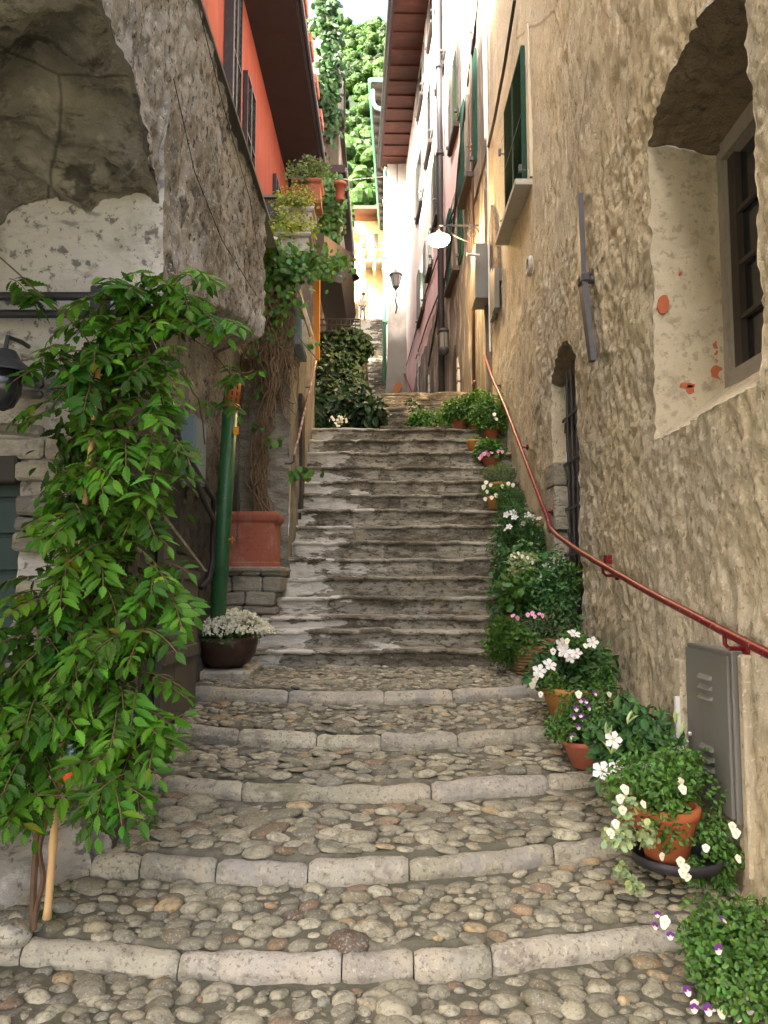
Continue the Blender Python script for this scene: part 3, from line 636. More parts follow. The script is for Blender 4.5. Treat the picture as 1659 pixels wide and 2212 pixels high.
for (a, b) in ((9.03, 9.71), (9.72, 10.41)):
    m = MB(); louvre_leaf(m, 1.64, 1.685, a, b, 4.73, 6.41, 30); m.build('shutter', M_GREENSH, w2)
m = MB(); m.box((1.52, 8.86, 4.585), (1.80, 10.55, 4.66), bev=.008); m.build('sill', M_STONEP, w2)
m = MB()
for (y, z) in ((8.98, 4.82), (10.5, 4.85), (10.55, 5.9)):
    m = MB(); m.tube([(1.70, y, z), (1.60, y, z), (1.60, y, z + .05)], .010); m.box((1.585, y - .03, z - .02), (1.62, y + .03, z + .06)); m.build('shutter_catch', M_IRON, right)
m = MB(); p = onX(1148, 575, 1.685)
m.lathe([(.11, 0), (.12, .02), (.10, .045), (.085, .05), (.08, .0)], (0, 0, 0), 24)
V = m.v[0].copy(); V = np.stack([-V[:, 2], V[:, 0], V[:, 1]], 1) + p; m.v[0] = V; m.build('vent_ring', M_STONEP, right)
m = MB(); m.lathe([(.083, 0), (.001, .0)], (0, 0, 0), 24); V = m.v[0]; m.v[0] = np.stack([-V[:, 2] - .012, V[:, 0], V[:, 1]], 1) + p; m.build('vent', M_DARKWOOD, right)
# shallow render pilaster strip where the stucco ends + orange brown column edge
m = MB(); m.box((1.64, 12.55, -1), (1.74, 13.32, 12.5)); m.build('pilaster', M_BASE, right)
# arched recess near the lamp
m = MB(); a = [(y, z) for y, z in ((11.2, 4.35), (11.35, 5.0), (11.6, 5.5), (11.95, 5.85), (12.25, 5.3), (12.3, 4.6), (12.28, 4.2))]
n = len(a); V = [(1.662, y, z) for y, z in a] + [(1.72, y, z) for y, z in a]
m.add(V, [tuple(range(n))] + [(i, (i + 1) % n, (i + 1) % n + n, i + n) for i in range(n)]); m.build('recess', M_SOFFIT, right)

# iron wall anchor
t, bt, rg = onX(1252, 420, 1.63), onX(1280, 780, 1.63), onX(1259, 605, 1.62)
anc = empty('wall_anchor', tuple(rg), 'long grey iron anchor bar fixed upright on the tan wall', 'wall anchor')
m = MB(); 
def taper_bar(m, A, B, w0, w1, th):
    A, B = np.array(A), np.array(B); V = []
    for P_, w in ((A, w0), (B, w1)):
        for sx in (-1, 1):
            for sy in (-1, 1): V.append(P_ + (sx * th, sy * w, 0))
    m.add(V, [(0, 1, 3, 2), (4, 6, 7, 5), (0, 4, 5, 1), (2, 3, 7, 6), (0, 2, 6, 4), (1, 5, 7, 3)])
taper_bar(m, rg, t, .050, .030, .022); taper_bar(m, rg + (0, 0, -.02), bt, .066, .040, .022)
m.build('bar', M_IRON, anc)
m = MB(); m.box(rg - (.03, .085, .045), rg + (.05, .085, .045), bev=.02); m.tube([rg - (.03, 0, 0), rg + (.12, 0, 0)], .03, 10); m.build('collar', M_IRON, anc)

# red hand rail on the right
pts = [onX(*q, 1.60) for q in [(1047, 768), (1063, 815), (1092, 880), (1130, 980), (1166, 1075), (1183, 1118), (1188, 1140), (1205, 1158), (1250, 1190), (1300, 1220), (1400, 1278), (1500, 1330), (1560, 1362), (1659, 1412)]]
pts += [pts[-1] + (pts[-1] - pts[-2]) * k for k in (.5, 1.2, 2)]
hr = empty('handrail', (1.6, 3.4, -1.4), 'long red painted tube handrail on the tan wall to the right of the stairs', 'handrail', None)
m = MB(); m.tube(pts, .021, 12); m.build('rail', M_RED, hr, smooth=True)
for q in [(1302, 1221), (1565, 1366), (1120, 952), (1172, 1090), (1066, 822)]:
    p = onX(*q, 1.60); m = MB(); m.tube([p, p + (0, 0, -.055), p + (.02, 0, -.075), p + (.12, 0, -.075)], .011, 8); m.tube([p + (.09, 0, -.075), p + (.11, 0, -.075)], .035, 12); m.build('bracket', M_RED, hr, smooth=True)
p = onX(1312, 1212, 1.66); m = MB(); m.box(p - (.02, .03, .02), p + (.03, .03, .045)); m.build('wall_plate', M_RED, hr)

# grey utility cabinet
XC = 1.63; c0, c1 = onX(1480, 1392, XC), onX(1590, 1775, XC); ya, yb_, zt_, zb_ = c1[1], c0[1], c0[2], c1[2]
cb = empty('utility_cabinet', (1.66, 4.1, -1.35), 'grey metal utility cabinet with louvred slots set in the wall under the red handrail', 'cabinet')
m = MB(); m.box((XC + .008, ya, zb_ - .02), (1.85, yb_, zt_ + .01), bev=.006); m.build('body', M_GREYMET, cb)
m = MB(); m.box((XC - .008, ya + .02, zb_), (XC + .008, yb_ - .02, zt_ - .01), bev=.004); dr = m.build('door', M_GREYMET, cb)
for zc in (zt_ - .20, zb_ + .22):
    for k in range(3):
        z = zc + .05 - k * .05; m = MB(); q = XC - .008; y0_, y1_ = ya + .20, ya + .36
        m.add([(q, y0_, z), (q, y1_, z), (q, y0_, z + .022), (q, y1_, z + .022), (q - .018, y0_ + .01, z), (q - .018, y1_ - .01, z)], [(0, 1, 5, 4), (4, 5, 3, 2), (0, 4, 2), (1, 3, 5)])
        m.build('louvre', M_GREYMET, dr)
m = MB(); m.tube([(XC - .006, yb_ - .06, -.8), (XC - .02, yb_ - .06, -.8)], .010, 10); m.build('lock', M_LIGHTPIPE, dr)
m = MB(); m.box((1.60, yb_ + .005, -1.35), (1.80, yb_ + .10, -.42), bev=.01, c=(.6, .55, .45)); m.build('cabinet_jamb', M_RIGHT, right)
m = MB(); m.box((1.655, ya - .07, -1.35), (1.8, ya - .012, -.34), bev=.01, c=(.6, .58, .5)); m.build('cabinet_jamb', M_RIGHT, right)
m = MB(); m.box((1.575, yb_ + .02, -1.35), (1.60, yb_ + .045, -.62), c=(.8, .8, .75)); m.build('pale_strip', M_LIGHTPIPE, right)
# ------------------------------------------------------------------ left house fittings
# window / shutter in the jamb wall
m = MB(); m.box((-2.62, 4.16, -.72), (-1.86, 4.22, .64)); wl = m.build('window', M_GREENDOOR, left)
m = MB()
for k in range(7): m.box((-2.6, 4.13, -.70 + k * .19), (-1.87, 4.16, -.70 + k * .19 + .17), bev=.004)
m.build('shutter', M_GREENDOOR, wl)
m = MB(); m.box((-2.7, 3.99, .50), (-1.86, 4.2, .64), bev=.01); m.build('lintel', M_DARKWOOD, left)
# rubble courses on the jamb corner (flat stones)
m = MB(); rs = np.random.default_rng(21); z = -1.45
while z < 1.0:
    h = rs.uniform(.05, .13); x = -1.86 + rs.uniform(-.03, .03)
    if z > .6: x = -2.4
    while x < -1.50 - .0 * z:
        w = rs.uniform(.12, .34); w = min(w, -1.47 - x)
        if w > .04 and rs.random() < .8:
            m.obox((x + w / 2, 4.05, z + h / 2), (w / 2 - .006, .05 + rs.uniform(-.012, .02), h / 2 - .006), np.eye(3), np.array((.5, .5, .5)) * rs.uniform(.6, 1.5) * (1, 1, rs.uniform(.9, 1.1)), .015)
        x += w
    z += h
m.v = [v + .014 * np.stack([vn(v * 9), vn(v * 9 + 3), vn(v * 9 + 8)], 1) for v in m.v]
m.build('corner_stones', M_RUBBLE, left, smooth=False)
# footing
m = MB(); Xf, Zf = np.meshgrid(lin(-2.6, -1.42, .03), np.linspace(0, 1, 12), indexing='ij')
P = np.stack([Xf, 4.05 - .38 * (1 - Zf) ** .5 * sstep(-1.40, -1.7, Xf) - .05, -1.62 + Zf * .42], -1); P += .035 * np.stack([fbm(P, 3, 4), fbm(P + 3, 3, 4), fbm(P + 9, 3, 4)], -1)
m.grid(P, flip=False); m.build('footing', M_JAMB, left, smooth=True)
# grey door in the side wall, slanting lintel stone
m = MB(); xx = lambda y: -1.45 - (y - 4) * .03 + .03
for k in range(3): m.box((xx(5.4) - .03, 5.25 + k * .33, -.95), (xx(5.4) + .012 + .006 * (k % 2), 5.25 + k * .33 + .315, .28 - k * .09))
dl = m.build('door', M_GREYDOOR, left)
m = MB(); m.box((xx(5.4) + .01, 5.27, -.55), (xx(5.4) + .035, 6.2, -.47)); m.box((xx(5.4) + .01, 5.27, .02), (xx(5.4) + .035, 6.2, .08)); m.tube([(xx(5.4) + .04, 5.62, -.1), (xx(5.4) + .04, 5.62, .05)], .012); m.build('hinge', M_GREYDOOR, dl)
m = MB(); taper_bar(m, (xx(5.4) + .0, 5.1, .42), (xx(5.4) + .0, 6.35, .08), .05, .05, .05); m.build('lintel_stone', M_RUBBLE, left)
# iron pipes round the corner
pl = empty('wall_pipes', (-1.8, 4.0, 1.0), 'pair of dark iron pipes running along the wall under the dark archway', 'pipes')
for dz, yy in ((0, 0), (-.085, .02)):
    a = onY(-60, 640, 3.93); m = MB()
    zc = a[2] + dz
    P_ = [(-3.2, 3.93 + yy, zc), (-1.9, 3.93 + yy, zc), (-1.36, 3.93 + yy, zc), (-1.26, 3.96, zc - .01), (-1.24, 4.2, zc - .12), (-1.30, 4.7, zc - .34), (-1.38, 5.3, zc - .50), (-1.40, 5.9 - yy, zc - .62), (-1.44, 6.7, zc - .75 + dz), (-1.46, 6.78, zc - .95), (-1.46, 6.8, .2 + dz), (-1.47, 6.7, .02), (-1.50, 6.55, -.05)]
    m.tube(P_, .022, 9); m.build('pipe', M_BLACKPIPE, pl, smooth=True)
m = MB(); p = onY(209, 655, 3.93); m.box(p - (.03, .02, .08), p + (.03, .12, .09), bev=.008); m.build('clamp', M_BLACKPIPE, pl)
bx = empty('meter_box', (-1.48, 6.2, .73), 'blue grey flat meter box on the rough wall behind the climbing vine', 'meter box')
m = MB(); a, b = onX(407, 910, -1.45), onX(430, 1055, -1.45); m.box((-1.56, a[1], .74), (-1.405, b[1], 1.24), bev=.006); m.build('body', M_BLUEBOX, bx)
m = MB(); m.box((-1.405, a[1] + .02, .76), (-1.397, b[1] - .02, 1.22)); m.build('door', M_BLUEBOX, bx)
# old hanging iron lamp cowl at the far left edge
lc = empty('wall_lamp', (-1.98, 3.75, .95), 'dark old wall lamp hanging at the left edge under the pipes', 'wall lamp')
p = onY(8, 830, 3.78)
m = MB(); m.lathe([(.01, .17), (.05, .165), (.075, .12), (.085, .11), (.16, .055), (.17, .045), (.155, .045), (.08, .09)], p, 20); m.build('shade', M_IRON, lc, smooth=True)
m = MB(); m.lathe([(.075, .09), (.085, .02), (.08, -.05), (.05, -.11), (.01, -.13)], p, 18); m.build('globe', M_GLASS, lc, smooth=True)
m = MB(); m.tube([p + (0, 0, .16), p + (0, .02, .24), p + (0, .16, .26), p + (0, .26, .26)], .012); m.build('arm', M_IRON, lc)
# cables across the left wall
for k, pp in enumerate([[(375, 170), (420, 370), (480, 520), (555, 640)], [(390, 0), (383, 150), (375, 290), (380, 400)], [(430, 20), (480, 220), (540, 430), (560, 560)]][::2]):
    m = MB(); m.tube([onX(*q, -1.10) for q in pp], .0025, 5); o = m.build('cable', M_CABLE, left)

# ------------------------------------------------------------------ ledge, garden wall behind it
gw = empty('garden_wall', (-1.3, 8.6, -.6), 'old rubble garden wall overgrown with dry ivy stems beside the stairs', 'garden wall')
def front_wall(x0, x1, z0, z1, Y, amp=.03, st=.025):
    Xg, Zg = np.meshgrid(lin(x0, x1, st), lin(z0, z1, st), indexing='ij'); Q = np.stack([Xg, Zg * 2.2, Xg * 0], -1)
    return np.stack([Xg, Y - amp * fbm(Q, 4, 3.2), Zg], -1)
m = MB(); m.grid(front_wall(-2.7, -1.05, -.9, 3.75, 8.75)); m.build('front_wall', M_RUBBLE, gw, smooth=True)
Yg, Zg = np.meshgrid(lin(8.72, 11.55, .025), lin(-.2, 3.55, .03), indexing='ij'); Q = np.stack([Yg, Zg, Yg * 0], -1)
m = MB(); m.grid(np.stack([-1.05 + .025 * fbm(Q, 4, 3) + .02 * (Yg - 8.7) / 3, Yg, Zg + 0 * Yg], -1)); m.build('side_wall', M_SIDE, gw, smooth=True)
m = MB(); Xg, Zg = np.meshgrid(lin(-1.5, -1.02, .04), lin(1.2, 3.55, .04), indexing='ij'); m.grid(np.stack([Xg, 11.55 + 0 * Xg, Zg], -1), flip=True); m.build('end_wall', M_SIDE, gw)
m = MB(); m.box((-2.7, 8.7, 3.5), (-1.03, 11.6, 3.62), bev=.02); m.build('coping', M_STONEP, gw)
# tall narrow shutter / gate leaf standing at the wall end
m = MB(); a = onX(648, 1000, -1.03); m.box((-1.04, 9.6, .75), (-1.0, 9.95, 2.3)); m.build('side_door', M_DARKWOOD, gw)
lg = MB(); rs = np.random.default_rng(31)
z = -.80
lgx0, lgx1 = -1.80, -1.03
while z < .10:
    h = min(rs.uniform(.08, .17), .13 - z); x = lgx0
    while x < lgx1:
        w = min(rs.uniform(.14, .4), lgx1 - x)
        if w < .08: x += w; continue
        lg.obox((x + w / 2, 8.35, z + h / 2), (w / 2 - .004, .36 + rs.uniform(-.012, .012), h / 2 - .004), np.eye(3), (.5 * rs.uniform(.75, 1.35),) * 3, .018); x += w
    z += h
lg.v = [v + .012 * np.stack([vn(v * 8), vn(v * 8 + 3), vn(v * 8 + 8)], 1) for v in lg.v]
lg.box((lgx0 - .02, 7.95, .10), (lgx1 + .01, 8.75, .15), bev=.012, c=(.55, .55, .52))
tag(lg.build('stone_ledge', M_RUBBLE, smooth=False), 'low block of stacked rubble stone holding the square terracotta planter', 'ledge')
# landing slab under the bowl
m = MB(); m.box((-1.62, 6.72, -.86), (-1.12, 7.42, -.745), bev=.02, c=(.62, .62, .60)); m.v = [v + .01 * np.stack([vn(v * 5), vn(v * 5 + 3), vn(v * 5 + 8)], 1) for v in m.v]
tag(m.build('stone_slab', M_KERB, smooth=False), 'worn pale stone slab with the brown flower bowl on it', 'slab')
# rusty hand rail on the left
hl = empty('handrail', (-.98, 9.4, 1.0), 'thin rusty handrail with faded red paint on the left garden wall', 'handrail')
pp = [onX(*q, -.97) for q in [(683, 780), (672, 830), (655, 900), (645, 945), (635, 985)]]
m = MB(); m.tube(pp, .014, 8); m.build('rail', surf('rusty_rail', (.25, .10, .08), (('noise', 8, .48, .55, (.42, .36, .30), .9),), rough=.7), hl, smooth=True)
m = MB(); m.tube([pp[-1], pp[-1] + (0, 0, -.06), pp[-1] + (-.03, 0, -.08), pp[-1] + (-.1, 0, -.08)], .012, 8); m.build('bracket', M_IRON, hl); m = MB(); m.tube([pp[1], pp[1] + (0, 0, -.04), pp[1] + (-.1, 0, -.04)], .009, 6); m.build('bracket', M_IRON, hl)
bx2 = empty('meter_box', (-1.0, 9.7, 2.9), 'small blue grey box high on the garden wall beside the bushes', 'meter box')
a, b = onX(642, 690, -1.0), onX(655, 790, -1.0); m = MB(); m.box((-1.06, a[1], 2.72), (-.955, a[1] + .75, 3.28), bev=.006); m.build('body', M_BLUEBOX, bx2)
m = MB(); m.box((-.955, a[1] + .03, 2.75), (-.948, a[1] + .72, 3.25)); m.build('door', M_BLUEBOX, bx2)

# ------------------------------------------------------------------ orange house with long balcony
oh = empty('orange_house', (-2.9, 17, 3.6), 'orange rendered house with dark shutters behind the left roof edge', 'house')
m = MB(); m.box((-7, 11.8, 3.0), (-2.9, 24.0, 15.5)); m.build('wall', M_ORANGE, oh)
m = MB(); m.box((-2.9, 11.8, 12.0), (-1.84, 23.4, 12.22)); bal = m.build('balcony', M_BALC, oh)
m = MB(); m.tube([(-1.82, 11.8, 12.05), (-1.82, 23.4, 12.05)], .02, 6); m.build('edge_pipe', M_IRON, bal)
m = MB(); m.tube([(-1.74, 11.8, 12.08), (-1.74, 23.4, 12.08)], .06, 8); m.build('gutter', M_BLACKPIPE, bal)
m = MB()
for k in range(60): y = 11.9 + k * .193; m.tube([(-1.84, y, 12.2), (-1.84, y, 13.15)], .012, 5)
for z in (12.3, 13.15): m.tube([(-1.84, 11.8, z), (-1.84, 23.4, z)], .02, 6)
m.build('railing', M_IRON, bal)
for (y0, y1, z0, z1) in ((13.9, 14.9, 8.2, 11.7), (15.55, 16.6, 7.9, 10.5), (19.9, 20.8, 8.2, 10.6)):
    m = MB(); m.box((-2.9, y0, z0), (-2.885, y1, z1)); w_ = m.build('window', M_GLASS, oh)
    m = MB(); louvre_leaf(m, -2.88, -2.80, y0 - .0, (y0 + y1) / 2, z0, z1, 24); m.build('shutter', M_BLACKPIPE, w_)
    m = MB(); louvre_leaf(m, -2.88, -2.80, (y0 + y1) / 2 + .01, y1, z0, z1, 24); m.build('shutter', M_BLACKPIPE, w_)
m = MB(); m.box((-2.9, 13.6, 8.1), (-2.72, 13.72, 15)); m.build('downpipe', M_BLACKPIPE, oh)
m = MB(); m.box((-7.4, 11.6, 15.5), (-2.3, 24.2, 15.75)); m.build('roof', M_TILE, oh)
p_ = MB(); p_.box((-8, -14, 3.0), (-2.95, 11.78, 14.0)); ph = empty('pale_house', (-2.95, 8, 3.0), 'pale rendered house wall glimpsed above the left roof edge', 'house'); p_.build('wall', M_PALE, ph)  # unseen length and height sized to keep sun off the right wall
m = MB(); m.box((-8.3, -14, 14.0), (-2.5, 11.75, 14.2)); m.build('roof', M_TILE, ph)
# dark flat canopy below the orange wall
dc = empty('flat_canopy', (-1.4, 9.6, 3.6), 'black panelled box with a pale metal edge below the orange wall', 'canopy')
a, b = onY(550, 428, 9.8), onY(612, 480, 9.8); m = MB(); m.box((-2.6, 9.8, b[2] - .4), (b[0], 10.6, a[2])); m.build('panel', M_BLACKPIPE, dc)
m = MB(); m.box((-2.62, 9.77, a[2]), (b[0] + .02, 10.6, a[2] + .03)); m.build('edge_trim', M_GREYMET, dc)
# post, awning and terrace further up on the left
tr = empty('terrace_railing', (-.9, 15.5, 5.0), 'black iron terrace railing above the dark bushes on the left', 'railing')
a, b = onY(685, 720, 15.5), onY(778, 690, 15.5)
m = MB()
for k in range(10):
    x = a[0] + (b[0] - a[0]) * k / 9; m.tube([(x, 15.5, a[2] - .05), (x, 15.5, b[2])], .012, 5)
for z in (a[2] + .02, b[2] - .12, b[2]): m.tube([(a[0], 15.5, z), (b[0], 15.5, z)], .018, 6)
m.build('bars', M_BLACKPIPE, tr)
m = MB(); rs = np.random.default_rng(41)
Xg, Zg = np.meshgrid(lin(-3.5, b[0] + .05, .08), lin(2.0, a[2] - .05, .08), indexing='ij'); Q = np.stack([Xg, Zg * 2, Xg * 0], -1)
m.grid(np.stack([Xg, 15.6 - .06 * fbm(Q, 3, 2), Zg], -1))
Yg, Zg = np.meshgrid(lin(15.5, 30, .12), lin(2.0, a[2] - .05, .12), indexing='ij')
m.grid(np.stack([b[0] + .05 + .04 * fbm(np.stack([Yg, Zg * 2, Yg * 0], -1), 3, 2) - (Yg - 15.5) * .012, Yg, Zg], -1))
m.box((-3.5, 15.5, a[2] - .1), (b[0] + .1, 30, a[2] - .02))
tw = tag(m.build('retaining_wall', M_RUBBLE, smooth=True), 'dark rubble retaining wall behind the bushes', 'wall')
pst = MB(); q0, q1 = onY(684, 600, 13.0), onY(684, 725, 13.0); pst.box((q0[0] - .05, 13.0, q1[2] - .4), (q0[0] + .05, 13.15, q0[2] + .1))
tag(pst.build('orange_post', surf('ochre_paint', (.36, .15, .02), rough=.7)), 'orange painted post standing at the end of the garden wall', 'post')
aw = empty('awning', (-.9, 13.5, 5.3), 'brown sloping awning roof over the terrace on the left', 'awning')
A = [onY(680, 505, 12.2), onY(735, 520, 12.6), onY(762, 548, 14.5), onY(690, 545, 16.5)]
m = MB(); A = np.array([onY(676, 500, 12.2), onY(700, 508, 12.2), onY(764, 550, 17.5), onY(690, 545, 17.5)]); V = np.concatenate([A, A - (0, 0, .12)]); V[4:6, 2] -= .45
m.add(V, [(0, 1, 2, 3), (7, 6, 5, 4), (0, 4, 5, 1), (1, 5, 6, 2), (2, 6, 7, 3), (3, 7, 4, 0)]); m.build('roof_sheet', M_AWN, aw)
m = MB(); a = onY(682, 560, 14.0); b = onY(757, 560, 14.0); c = onY(700, 612, 14.0)
m.add([(a[0], 14, a[2]), (b[0], 14, a[2]), (onY(738, 612, 14)[0], 14, c[2]), (a[0], 14, onY(0, 600, 14)[2])] + [(a[0], 17, a[2]), (b[0], 17, a[2]), (onY(738, 612, 14)[0], 17, c[2]), (a[0], 17, onY(0, 600, 14)[2])],
      [(0, 3, 2, 1), (4, 5, 6, 7), (1, 2, 6, 5), (0, 1, 5, 4), (3, 7, 6, 2), (0, 4, 7, 3)]); m.build('dark_underside', M_BLACKPIPE, aw)  # black block filling the awning's dark underside
m = MB(); q = onY(752, 600, 16); m.lathe([(.02, .22), (.1, .18), (.24, .0), (.23, 0), (.09, .16)], q, 16); m.build('hanging_lamp_shade', M_IRON, aw, smooth=True)
gh = empty('grey_house', (-1.5, 24, 5), 'grey weathered house with dark eaves behind the awning on the left', 'house')
m = MB(); m.box((-6, 24.4, 4.0), (-1.45, 27.2, 17.5)); m.box((-6, 27.2, 4.0), (-1.45, 34, 12.4)); m.box((-9, 34, 4.0), (-2.6, 43, 20.5)); m.build('wall', M_BASE, gh)  # middle kept low for sun; unseen rear block added to shade the upper flight
a = onY(742, 385, 24.2); m = MB(); m.box((-4, 23.6, 12.6), (-1.2, 30, 12.85)); e_ = m.build('lower_eave', M_BALC, gh)
m = MB(); m.tube([(-1.18, 23.6, 12.7), (-1.18, 30, 12.7)], .06); m.build('gutter', M_GREYMET, e_)
m = MB(); m.tube([(-1.75, 24, 13.9), (-1.25, 24, 14.2)], .05, 6); m.tube([(-1.25, 24, 14.2), (-1.25, 24, 16)], .04, 6); m.build('strut', M_DARKWOOD, gh)
m = MB(); m.box((-4, 24, 14.6), (-1.3, 28, 14.75)); m.build('upper_eave', M_BALC, gh)
m = MB(); m.box((-1.45, 27, 5.5), (-1.40, 28, 7.6)); m.build('door', M_DARKWOOD, gh)

# ------------------------------------------------------------------ tall row on the right
AN = math.atan(.044); RF = np.array([[math.cos(AN), -math.sin(AN), 0], [math.sin(AN), math.cos(AN), 0], [0, 0, 1]])
def fbox(m, y0, y1, d0, d1, z0, z1, c=None, bev=0):      # box on the facade: y range, distance out from the wall towards the street
    ym = (y0 + y1) / 2; dm = (d0 + d1) / 2; cen = np.array([facX(ym), ym, (z0 + z1) / 2]) + RF @ np.array([-dm, 0, 0])
    m.obox(cen, (abs(d1 - d0) / 2, (y1 - y0) / 2, (z1 - z0) / 2), RF, c, bev)
pk = empty('pink_house', (1.4, 20, 2.4), 'tall narrow pink rendered house row with stained base and deep red eaves', 'house')
BND = [(13.3, 10.2), (15, 9.1), (16.5, 7.8), (18, 7.15), (22, 7.05), (26, 6.9), (29, 6.5), (31, 6.5)]
Yg, T = np.meshgrid(lin(13.3, 31, .15), np.linspace(0, 1, 60), indexing='ij')
zb = np.interp(Yg, *zip(*BND)) + .12 * vn(np.stack([Yg * 2, Yg * 0, Yg * 0], -1))
Zg = zb + (17.2 - zb) * T; m = MB(); m.grid(np.stack([facX(Yg) + .01 * fbm(np.stack([Yg, Zg, Yg * 0], -1), 2, 1), Yg, Zg], -1), flip=True); m.build('wall', M_PINK, pk, smooth=True)
Zg = 1.5 + (zb - 1.5) * T; m = MB(); m.grid(np.stack([facX(Yg) - .015 + .03 * fbm(np.stack([Yg, Zg, Yg * 0], -1), 3, 1.5), Yg, Zg], -1), flip=True); m.build('base_wall', M_BASE, pk, smooth=True)
m = MB(); fbox(m, 13.3, 31, .02, -6, 17.2, 17.5); m.build('top_wall', M_TILE, pk)
# eave: boards and rafters under tiles
m = MB(); fbox(m, 13.3, 31.3, -.1, 1.02, 16.92, 17.0); ev = m.build('eave', M_REDTILE, pk)
m = MB()
for k in range(22): m = MB(); fbox(m, 13.6 + k * .8, 13.70 + k * .8, .0, .95, 16.86, 16.92); m.build('rafter', M_REDTILE, ev)
m = MB()
for k in range(5): fbox(m, 31.28, 31.5, .08 + k * .2, .2 + k * .2, 16.86, 17.06, bev=.03)
m.build('tile_ends', M_TILE, ev)
m = MB(); m.tube([(facX(13.3) - 1.1, 13.3, 16.95), (facX(31.2) - 1.1, 31.2, 16.95)], .09, 10); m.tube([(facX(13.3) - 1.0, 13.3, 17.0), (facX(31.2) - 1.0, 31.2, 17.0)], .05, 8); m.build('gutter', M_BLACKPIPE, ev, smooth=True)
def facade_window(parent, y0, y1, z0, h, sh, sillm, tilt=.0, out=.12):
    m = MB(); fbox(m, y0, y1, -.02, .012, z0, z0 + h); w = m.build('window', M_GLASS, parent)
    for a, b in ((y0 - (y1 - y0) * .48, y0 - .02), (y1 + .02, y1 + (y1 - y0) * .48)):
        m = MB(); fbox(m, a, b, .012, .042, z0, z0 + h); fbox(m, a + .05, b - .05, .042, .050, z0 + .1, z0 + h * .48); fbox(m, a + .05, b - .05, .042, .050, z0 + h * .54, z0 + h - .1); m.build('shutter', sh, w)
    m = MB(); fbox(m, y0 - .15, y1 + .15, 0, out, z0 - .13, z0 - .02, bev=.01); m.build('sill', sillm, w)
    m = MB(); fbox(m, y0 - .3, y0 - .24, .06, .12, z0 + .1, z0 + .16); fbox(m, y1 + .24, y1 + .3, .06, .12, z0 + .1, z0 + .16); m.build('shutter_catch', M_IRON, w)
for (y0, y1, z, h, sh) in ((20.6, 21.6, 15.3, 1.3, M_GREYMET), (23.8, 25.0, 15.3, 1.3, M_GREYMET), (18.4, 19.4, 12.6, 2.0, M_GREYMET), (21.3, 22.5, 12.3, 2.0, M_GREYMET), (24.1, 25.5, 12.0, 2.0, M_GREYMET),
                           (16.0, 16.9, 9.6, 1.9, M_GREYMET), (19.6, 20.6, 9.4, 1.9, M_GREYMET), (23.7, 25.2, 8.35, 1.8, M_GREYMET), (21.4, 22.3, 8.75, 1.4, M_LIGHTPIPE), (14.0, 15.0, 7.45, 2.1, M_GREENSH), (16.0, 17.3, 6.5, 1.9, M_GREENSH)):
    facade_window(pk, y0, y1, z, h, sh, M_DARKWOOD, out=.11 if sh is not M_GREENSH else .16)
for (y0, y1, z0, h) in ((19.2, 19.9, 2.3, 2.6), (22.2, 23.0, 3.4, 2.5), (16.2, 17.0, 2.2, 2.6), (25.6, 26.2, 5.2, 2.0)):
    m = MB(); fbox(m, y0, y1, -.3, .035, z0, z0 + h - .2); 
    for k in range(5): fbox(m, y0 + .08 * k, y1 - .08 * k, -.3, .034, z0 + h - .2 + .08 * k, z0 + h - .12 + .08 * k)
    dd = m.build('door', M_DARKWOOD, pk)
    m = MB()
    for k in range(9): fbox(m, y0 - .22, y0 - .01, 0, .06, z0 + k * .27, z0 + k * .27 + .25, bev=.02)
    m.build('jamb_stones', M_STONEP, pk)
for (y, x0, z0, z1, r, mt) in ((18.3, .12, 2.6, 17, .075, M_BLACKPIPE), (13.9, .05, 2.5, 17, .022, M_BROWNPIPE), (14.05, .05, 2.5, 9.5, .018, M_BROWNPIPE), (14.4, .06, 8.2, 14, .03, M_LIGHTPIPE), (20.2, .05, 9.0, 17, .03, M_GREYMET)):
    m = MB(); m.tube([(facX(y) - x0, y, z0), (facX(y) - x0, y, z1)], r, 9)
    for z in np.arange(z0 + 1, z1, 2.2): m.tube([(facX(y) - x0, y, z), (facX(y) - x0, y, z + .06)], r * 1.3, 9)
    m.build('downpipe', mt, pk, smooth=True)
def fcable(pts, r, par, mt=M_CABLE):
    m = MB(); m.tube([onF(*q) - (.04, 0, 0) for q in pts], r, 6); m.build('cable', mt, par)
fcable([(1040, 0), (1022, 130), (1006, 265), (996, 350), (985, 480), (972, 580), (952, 660), (929, 790)], .03, pk)
fcable([(987, 480), (965, 600), (925, 700), (901, 775), (878, 850)][:4], .02, pk)
fcable([(1003, 400), (960, 520), (920, 640), (900, 720), (880, 790)], .018, pk)
m = MB(); m.tube([onX(*q, 1.63) for q in [(1112, 0), (1090, 140), (1068, 260), (1045, 360), (1022, 450), (1010, 500)]], .022, 6); m.build('cable', M_CABLE, right)
m = MB(); m.tube([(1.62, 11.9, 3.5), (1.62, 11.9, 3.52), (1.62, 11.9, 9.5)], .016, 6); m.build('conduit', M_LIGHTPIPE, right)
m = MB(); m.tube([onX(*q, 1.6) for q in [(1042, 0), (1047, 150), (1050, 300)]], .03, 8); m.build('downpipe', M_LIGHTPIPE, right)
hr3 = empty('handrail', (1.1, 22, 5), 'thin dull red handrail far up along the stained house base', 'handrail'); m = MB()
m.tube([onF(*q) - (.1, 0, 0) for q in [(878, 805), (893, 840), (905, 862)]], .03, 6); m.build('rail', M_RED, hr3)
